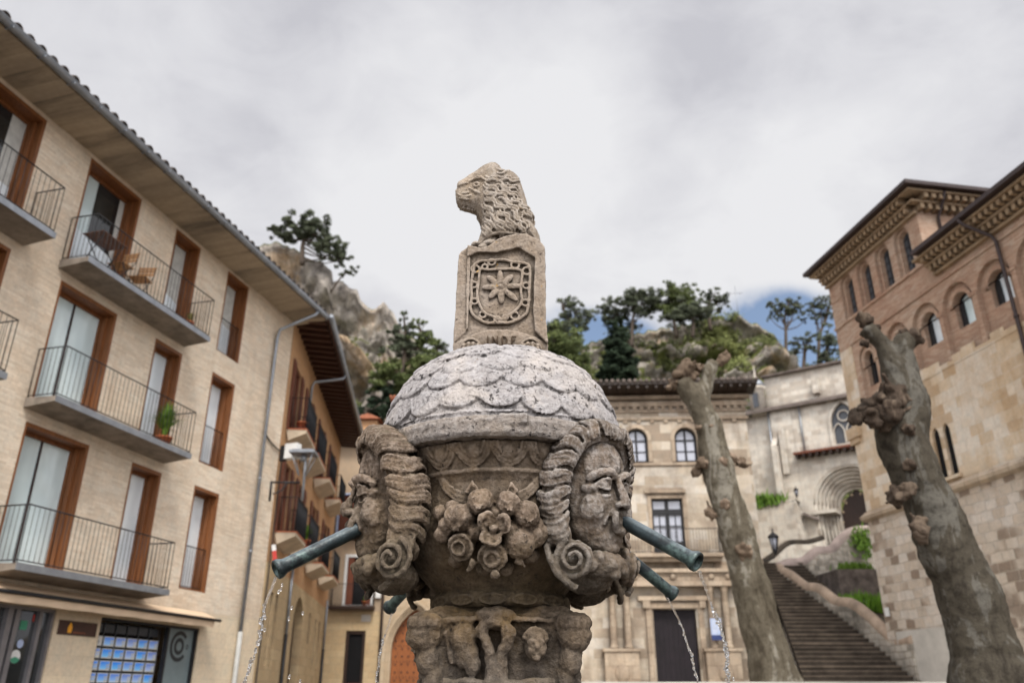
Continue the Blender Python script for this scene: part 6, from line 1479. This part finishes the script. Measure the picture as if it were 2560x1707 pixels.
burls = [((z7(1030, 770, Y1)), .33), (z7(960, 860, Y1), .16), (z7(900, 890, Y1), .10), (z7(1140, 740, Y1), .13), (z7(1310, 690, Y1), .17), (z7(1345, 650, Y1), .13), (P1(655, 430, Y1 - .2), .16), (P1(625, 480), .15), (P1(800, 400), .18), (P1(860, 430), .13), (P1(760, 420, Y1 - .3), .13), (P1(700, 690), .16), (P1(780, 640, Y1 - .25), .14), (P1(865, 885, Y1 - .3), .2), (P1(900, 860), .13), (P1(635, 245, Y1 - .25), .09), (P1(705, 240, Y1 - .22), .10)]
plane_tree('bare pollarded plane tree with pale forked top in front of the palace', P1(1075, 1640), 'bark', trunk, limbs, burls, 3, .045)
Y2 = 12.0
P2 = lambda x, y, d=Y2: z10(x, y, d)
Q9 = lambda x, y, d=Y2: z9(x, y, d)
b2 = P2(1400, 1720); b2.z = .0; b2.x += .1
trunk = [(b2 + Vector((.25, 0, 0)), .72), (P2(1340, 1640), .60), (P2(1285, 1480), .51), (P2(1255, 1350), .455), (P2(1160, 1050), .42), (P2(1085, 900), .40), (P2(1038, 780), .385), (P2(952, 570), .365), (P2(880, 400), .37), (P2(835, 270), .38), (Q9(855, 1500), .35), (Q9(850, 1400), .33), (Q9(835, 1300), .29), (Q9(780, 1200), .22)]
limbs = [[(Q9(830, 1320), .24), (Q9(760, 1180), .17), (Q9(715, 1090), .145), (Q9(670, 1045), .15), (Q9(628, 1000), .15)], [(Q9(850, 1400), .28), (Q9(885, 1280), .19), (Q9(850, 1180), .17), (Q9(855, 1090), .17), (Q9(885, 1060), .14)], [(P2(880, 330), .3), (P2(900, 180), .2), (P2(885, 60), .21), (Q9(890, 1400), .2)]]
burls = [(Q9(630, 950), .16), (Q9(690, 1000), .10), (Q9(800, 1110), .12), (Q9(905, 1065), .19), (Q9(855, 1040), .13), (Q9(620, 1090, 11.9), .09), (Q9(710, 1440, 11.7), .22), (Q9(800, 1400, 11.7), .24), (Q9(760, 1510, 11.6), .25), (Q9(640, 1470, 11.8), .15), (Q9(560, 1530, 11.8), .15), (P2(700, 190, 11.7), .22), (P2(640, 150, 11.8), .17), (P2(870, 260, 11.65), .12), (P2(820, 600, 11.8), .20), (P2(860, 560, 11.7), .14), (P2(880, 435, 11.65), .11), (P2(925, 760, 11.7), .17), (P2(940, 810, 11.7), .13)]
plane_tree('thickest pollarded plane tree with dark knots in front of the brick church', b2, 'bark_dark', trunk, limbs, burls, 7, .04)

# ------------------------------------------------------------------ hills
def relief(name, crest, Y0, Y1_, zbot, mat, nx, nt, amp, x0, x1, seed, kind='structure', back=60):
    """terrain: rises from Y0 to its crest near Y1_, then falls away behind"""
    rn = random.Random(seed); pts = sorted(crest); mb = MB(); vs = []
    def H(x):
        for (a, ha), (b, hb_) in zip(pts[:-1], pts[1:]):
            if a <= x <= b: t = (x - a) / (b - a); return ha + (hb_ - ha) * t
        return pts[0][1] if x < pts[0][0] else pts[-1][1]
    for j in range(nt + 6):
        for i in range(nx):
            x = x0 + (x1 - x0) * i / (nx - 1); h = H(x)
            h += .7 * amp * .25 * noise.fractal(Vector((x * .5, seed, 0)), .9, 2.1, 4)
            if j < nt:
                t = j / (nt - 1); y = Y0 + (Y1_ - Y0) * (t ** 1.15); z = zbot + (h - zbot) * t
                p = Vector((x, y, z)); e = math.sin(PI * min(1, t * 1.02)) ** .5 if t < 1 else 0
                d = noise.fractal(p * .16 + Vector((seed, 0, 0)), .8, 2.2, 6); d2 = noise.ridged_multi_fractal(p * .11 + Vector((0, seed, 0)), .9, 2.1, 5, .9, 2.) - 1.2
                d3 = noise.ridged_multi_fractal(p * .55 + Vector((seed, 0, 3)), .8, 2.2, 4, .9, 2.) - 1.1
                p.y -= amp * e * (d * 1.3 + d2 * .8 + d3 * .16); p.z += amp * .10 * e * d + .06 * amp * e * d3; p.x += amp * .25 * e * noise.noise(p * .3)
            else: q = (j - nt + 1) / 6; p = Vector((x * (1 + .3 * q), Y1_ + back * q, h - (h - zbot + 10) * q ** 1.5))
            vs.append(p)
    nj = nt + 6
    mb.add(vs, [(j * nx + i, j * nx + i + 1, (j + 1) * nx + i + 1, (j + 1) * nx + i) for j in range(nj - 1) for i in range(nx - 1)], True)
    o = mb.build(name, M[mat]); tag(o, kind=kind); return o, mb
def crest(zf, P, Y): return [(lambda v: (v.x, v.z))(zf(x, y, Y)) for x, y in P]
# left cliff: rock spire
cl = crest(z3, [(-200, 420), (60, 370), (180, 325), (250, 300), (330, 285), (420, 305), (500, 330), (560, 368), (640, 410), (700, 440), (716, 490), (712, 545), (760, 558), (830, 570), (870, 590), (892, 655), (935, 690), (1000, 692), (1040, 672), (1075, 715), (1110, 745), (1135, 800), (1200, 900), (1400, 1010), (1500, 1100)], 80)
cliff, _ = relief('cliff', cl, 66, 80, 8, 'cliff', 260, 170, 5.2, -62, -3, 3)
hr_ = crest(z7, [(-400, 760), (0, 700), (150, 660), (200, 640), (300, 560), (360, 520), (430, 495), (600, 500), (690, 460), (745, 425), (800, 470), (900, 430), (1000, 415), (1150, 380), (1300, 355), (1400, 335), (1440, 322), (1490, 360), (1540, 400), (1640, 440), (1720, 470), (1760, 560), (1850, 640), (1890, 720), (2000, 740), (2200, 725), (2500, 700), (2900, 650)], 105)
hill, _ = relief('hill', hr_, 78, 105, 14, 'hill', 260, 150, 5.0, -14, 82, 9)
# foliage clumps
def clump(mb, c, r, n, rn, s=.22, squash=.7):
    for k in range(n):
        d = Vector((rn.gauss(0, 1), rn.gauss(0, 1), rn.gauss(0, 1))); d.normalize(); d *= rn.uniform(.35, 1.0); p = c + Vector((d.x * r, d.y * r, d.z * r * squash))
        a = Vector((rn.gauss(0, 1), rn.gauss(0, 1), rn.gauss(0, .7))).normalized() * s * rn.uniform(.6, 1.3); b = a.orthogonal().normalized() * s * rn.uniform(.3, .6)
        mb.add([p - a - b, p + a - b * .4, p + a * .7 + b, p - a * .6 + b], [(0, 1, 2, 3)])
def pine(label, base, crown, mat='pine', seed=0, dens=1., lean=0, name='pine_tree', cat='tree', trunk_r=.3, s=.145, squash=.7):
    """crown: list of (centre, radius) of its foliage masses; every one hangs on a limb of its own"""
    rn = random.Random(seed); t = thing(name, label, cat, base, 0, 'pines on the hill' if name == 'pine_tree' else None); B = Vector(base)
    tr = MB(); fo = MB(); top = max(crown, key=lambda c: c[0].z)[0]
    C = catmull([B + Vector((0, 0, -1.5)), B.lerp(top, .35) + Vector((rn.uniform(-.4, .4), 0, 0)), B.lerp(top, .7) + Vector((rn.uniform(-.4, .4), 0, 0)), top], 5); n = len(C)
    tr.tube([c - B for c in C], [trunk_r * (1 - .75 * i / n) for i in range(n)], 8)
    for c, r in crown:
        i = min(n - 1, int(n * rn.uniform(.35, .8))); a = C[i]
        if a.z > c.z + r * .5: a = C[max(0, i - 4)]
        mid = a.lerp(c, .55) + Vector((0, 0, -.12 * (c - a).length)); tr.tube(catmull([a - B, mid - B, c - B], 4), [trunk_r * .38 * (1 - .08 * j) for j in range(9)], 6)
        k = max(5, int(11 * dens * (r / 1.2) ** 1.5))
        for q in range(k):
            d = Vector((rn.gauss(0, 1), rn.gauss(0, 1), rn.gauss(0, .8))).normalized() * r * rn.uniform(.3, 1.12); d.z *= squash
            rr = r * rn.uniform(.16, .34); clump(fo, c + d - B, rr, int(62 * dens * (rr / .4) ** 1.5) + 10, rn, s, .65)
            if rn.random() < .6: tr.tube([c - B, c + d * .9 - B], [trunk_r * .16, .03], 5)
    tr.build('trunk', M['pine_trunk'], t); fo.build('crown', M[mat], t, recalc=False); return t
def cw(zf, L_, Y): return [(zf(x, y, Y), r) for x, y, r in L_]
Yc = 78
pine('spreading pine tree on top of the rock spire', z3(520, 345, Yc), cw(z3, [(390, 205, 1.5), (470, 165, 1.7), (560, 160, 1.8), (640, 185, 1.7), (520, 230, 1.6), (610, 255, 1.7), (690, 290, 1.6), (740, 320, 1.4), (700, 360, 1.4), (770, 370, 1.2), (430, 250, 1.2), (350, 225, 1.0), (790, 385, 1.0), (640, 330, 1.3), (740, 400, 1.0)], Yc), seed=1, dens=1.0, trunk_r=.3)
pine('small pine bough tree growing out of the side of the rock spire', z3(705, 520, Yc), cw(z3, [(790, 470, .8), (835, 450, .7), (765, 495, .6), (820, 475, .5)], Yc), seed=2, trunk_r=.12)
Yd = 64
for i, (lb, b, cr_, m_) in enumerate([
    ('dark pine tree with a thin leader at the foot of the cliff', (1160, 1050), [(1175, 755, .6), (1150, 840, 1.1), (1190, 890, 1.3), (1130, 920, 1.1), (1160, 980, 1.5), (1230, 970, 1.2)], 'pine'),
    ('lighter green pointed pine tree right of the dark one below the cliff', (1290, 1080), [(1265, 790, .6), (1285, 850, 1.0), (1310, 910, 1.3), (1260, 930, 1.2), (1345, 950, 1.0), (1300, 1010, 1.5)], 'pine_green'),
    ('small flat topped pine tree just left of the stone dome', (1420, 1080), [(1415, 955, .7), (1455, 965, .6), (1390, 1020, 1.1), (1440, 1050, 1.2), (1360, 1050, 1.2)], 'pine'),
    ('broad low green tree under the cliff pines', (1180, 1380), [(1010, 1130, 1.2), (1080, 1130, 1.5), (1160, 1130, 1.8), (1270, 1110, 1.8), (1350, 1100, 1.6), (1110, 1210, 1.8), (1230, 1200, 1.8), (1030, 1210, 1.3)], 'pine_green'),
    ('dark evergreen bush beside the red tiled pergola', (1050, 1460), [(1040, 1300, 1.6), (1080, 1370, 1.7), (1020, 1400, 1.6), (1110, 1300, 1.5), (1140, 1240, 1.4)], 'cypress')]):
    pine(lb, z3(*b, Yd), cw(z3, cr_, Yd), m_, 20 + i, .85, trunk_r=.22)
Ye = 98
for i, (lb, b, cr_, m_, Y) in enumerate([
    ('bright green broad pine tree immediately right of the dome', (40, 860), [(20, 520, 2.3), (80, 580, 2.4), (130, 640, 2.2), (60, 680, 2.6), (150, 720, 1.8), (0, 620, 2.4), (100, 760, 2.2), (20, 780, 2.2)], 'pine_green', 70),
    ('dark tree mass touching the pillar of the fountain', (30, 700), [(20, 450, 2.0), (60, 430, 1.8), (90, 480, 1.6), (-20, 480, 2.0), (40, 510, 1.8)], 'pine', 92),
    ('tall loose pine tree left of the dark cypress', (240, 590), [(140, 230, 1.6), (90, 260, 1.3), (190, 290, 1.6), (120, 340, 1.5), (200, 360, 2.0), (260, 340, 1.5), (290, 370, 1.2), (170, 420, 1.6), (240, 430, 1.3), (70, 210, .7)], 'pine', Ye),
    ('rounded umbrella pine tree behind the cypress', (600, 500), [(420, 300, 1.6), (470, 270, 1.8), (510, 290, 1.7), (420, 350, 1.5), (560, 330, 1.4), (640, 400, 1.3), (600, 420, 1.1), (500, 350, 1.8)], 'pine', Ye + 3),
    ('wide high pine tree above the bare rock', (610, 500), [(610, 190, 1.7), (660, 170, 1.9), (720, 180, 2.0), (775, 200, 1.9), (620, 240, 1.8), (690, 250, 1.9), (760, 270, 1.9), (650, 300, 1.6), (720, 310, 1.3), (590, 260, 1.3)], 'pine', Ye),
    ('tallest pine tree at the centre of the hilltop', (960, 430), [(910, 120, 1.4), (950, 140, 1.7), (1030, 120, 1.5), (900, 200, 2.2), (980, 210, 2.3), (1050, 180, 1.8), (880, 270, 2.2), (960, 290, 2.4), (1030, 250, 1.9)], 'pine_green', Ye),
    ('dense dark pine tree right of the tallest one', (1080, 420), [(1060, 270, 1.8), (1120, 280, 1.9), (1160, 300, 1.6), (1050, 330, 2.0), (1120, 340, 1.9), (990, 350, 1.9), (920, 340, 1.7)], 'pine', Ye - 4),
    ('airy pine tree standing alone on the ridge', (1220, 370), [(1160, 200, 1.0), (1210, 170, 1.2), (1260, 180, 1.3), (1320, 210, 1.4), (1280, 240, 1.3), (1340, 250, 1.0), (1210, 230, 1.2), (1300, 290, 1.0)], 'pine', Ye),
    ('slender bare trunked pine tree against the blue sky', (1795, 620), [(1710, 240, 1.1), (1760, 260, 1.3), (1830, 230, 1.3), (1890, 260, 1.4), (1800, 300, 1.5), (1860, 310, 1.4), (1730, 310, 1.0), (1760, 340, 1.0), (1910, 340, .9), (1690, 360, .6), (1960, 370, .7)], 'pine', 96),
    ('leaning pine tree next to the brick tower corner', (2050, 690), [(2020, 260, 1.1), (2070, 240, 1.3), (2130, 240, 1.4), (2080, 310, 1.4), (2140, 320, 1.4), (2030, 330, 1.0), (2110, 380, 1.1), (2160, 200, .9)], 'pine', 94),
    ('low pine tree in front of the blue gap', (1930, 700), [(1890, 540, 1.2), (1940, 530, 1.2), (2000, 510, 1.3), (1920, 590, 1.2), (1990, 570, 1.2), (1870, 610, .9)], 'pine', 90),
    ('dark pine tree right beside the church tower wall', (2140, 720), [(2130, 480, 1.5), (2180, 520, 1.6), (2130, 560, 1.6), (2190, 600, 1.6), (2110, 640, 1.4), (2170, 680, 1.5), (2090, 690, 1.2)], 'pine', 88)]):
    pine(lb, z7(*b, Y), cw(z7, cr_, Y), m_, 40 + i, .8, trunk_r=.26)
Yy = 84
pine('tall narrow dark cypress in front of the grey rocks', z7(510, 880, Yy), cw(z7, [(505, 370, .7), (500, 420, 1.2), (520, 480, 1.4), (495, 540, 1.5), (520, 600, 1.7), (500, 660, 1.8), (525, 720, 1.9), (495, 770, 2.0), (530, 800, 2.0), (450, 800, 1.5), (570, 810, 1.5)], Yy), 'cypress', 70, 1.5, name='cypress_tree', trunk_r=.2, s=.2)
# cross on the summit
cr0 = z7(1440, 325, 104); cx_ = thing('summit_cross', 'thin tall cross on the rocky summit of the hill', 'cross', cr0); mb = MB(); mb.tube([(0, 0, -.8), (0, 0, 4.4)], .045, 6); mb.tube([(-1.0, 0, 3.3), (1.0, 0, 3.3)], .04, 6); mb.build('cross_bars', M['zinc'], cx_)
# scrub over both slopes, set on the terrain itself
bpy.context.view_layer.update()
def scrub(terrain, n, region, name, label, seed, smin=.5, smax=1.5, prefer=0.):
    rn = random.Random(seed); me = terrain.data; bvh = BVHTree.FromPolygons([v.co.copy() for v in me.vertices], [tuple(p.vertices) for p in me.polygons]); mb = MB(); k = 0; tries = 0
    while k < n and tries < n * 12:
        tries += 1; x = rn.uniform(*region[0]); z = rn.uniform(*region[1])
        h = bvh.ray_cast(Vector((x, 20, z)), Vector((0, 1, .0)))
        if h[0] is None: continue
        if noise.noise(Vector((x * .13, z * .16, seed))) + .35 * h[1].z * (-1 if h[1].y > 0 else 1) < prefer: continue
        r = rn.uniform(smin, smax); clump(mb, h[0] + Vector((0, -.2 * r, .25 * r)), r, int(46 * r) + 14, rn, .26, .75); k += 1
    return tag(mb.build(name, M['shrub'], recalc=False), label, 'scrub', None, 'stuff')
scrub(hill, 620, ((-8, 62), (20, 52)), 'hill_scrub', 'low green scrub covering the hillside', 3, .6, 1.7, -.02)
scrub(cliff, 120, ((-45, -6), (14, 50)), 'cliff_scrub', 'tufts of scrub on the cliff ledges', 5, .3, 1.0, .22)
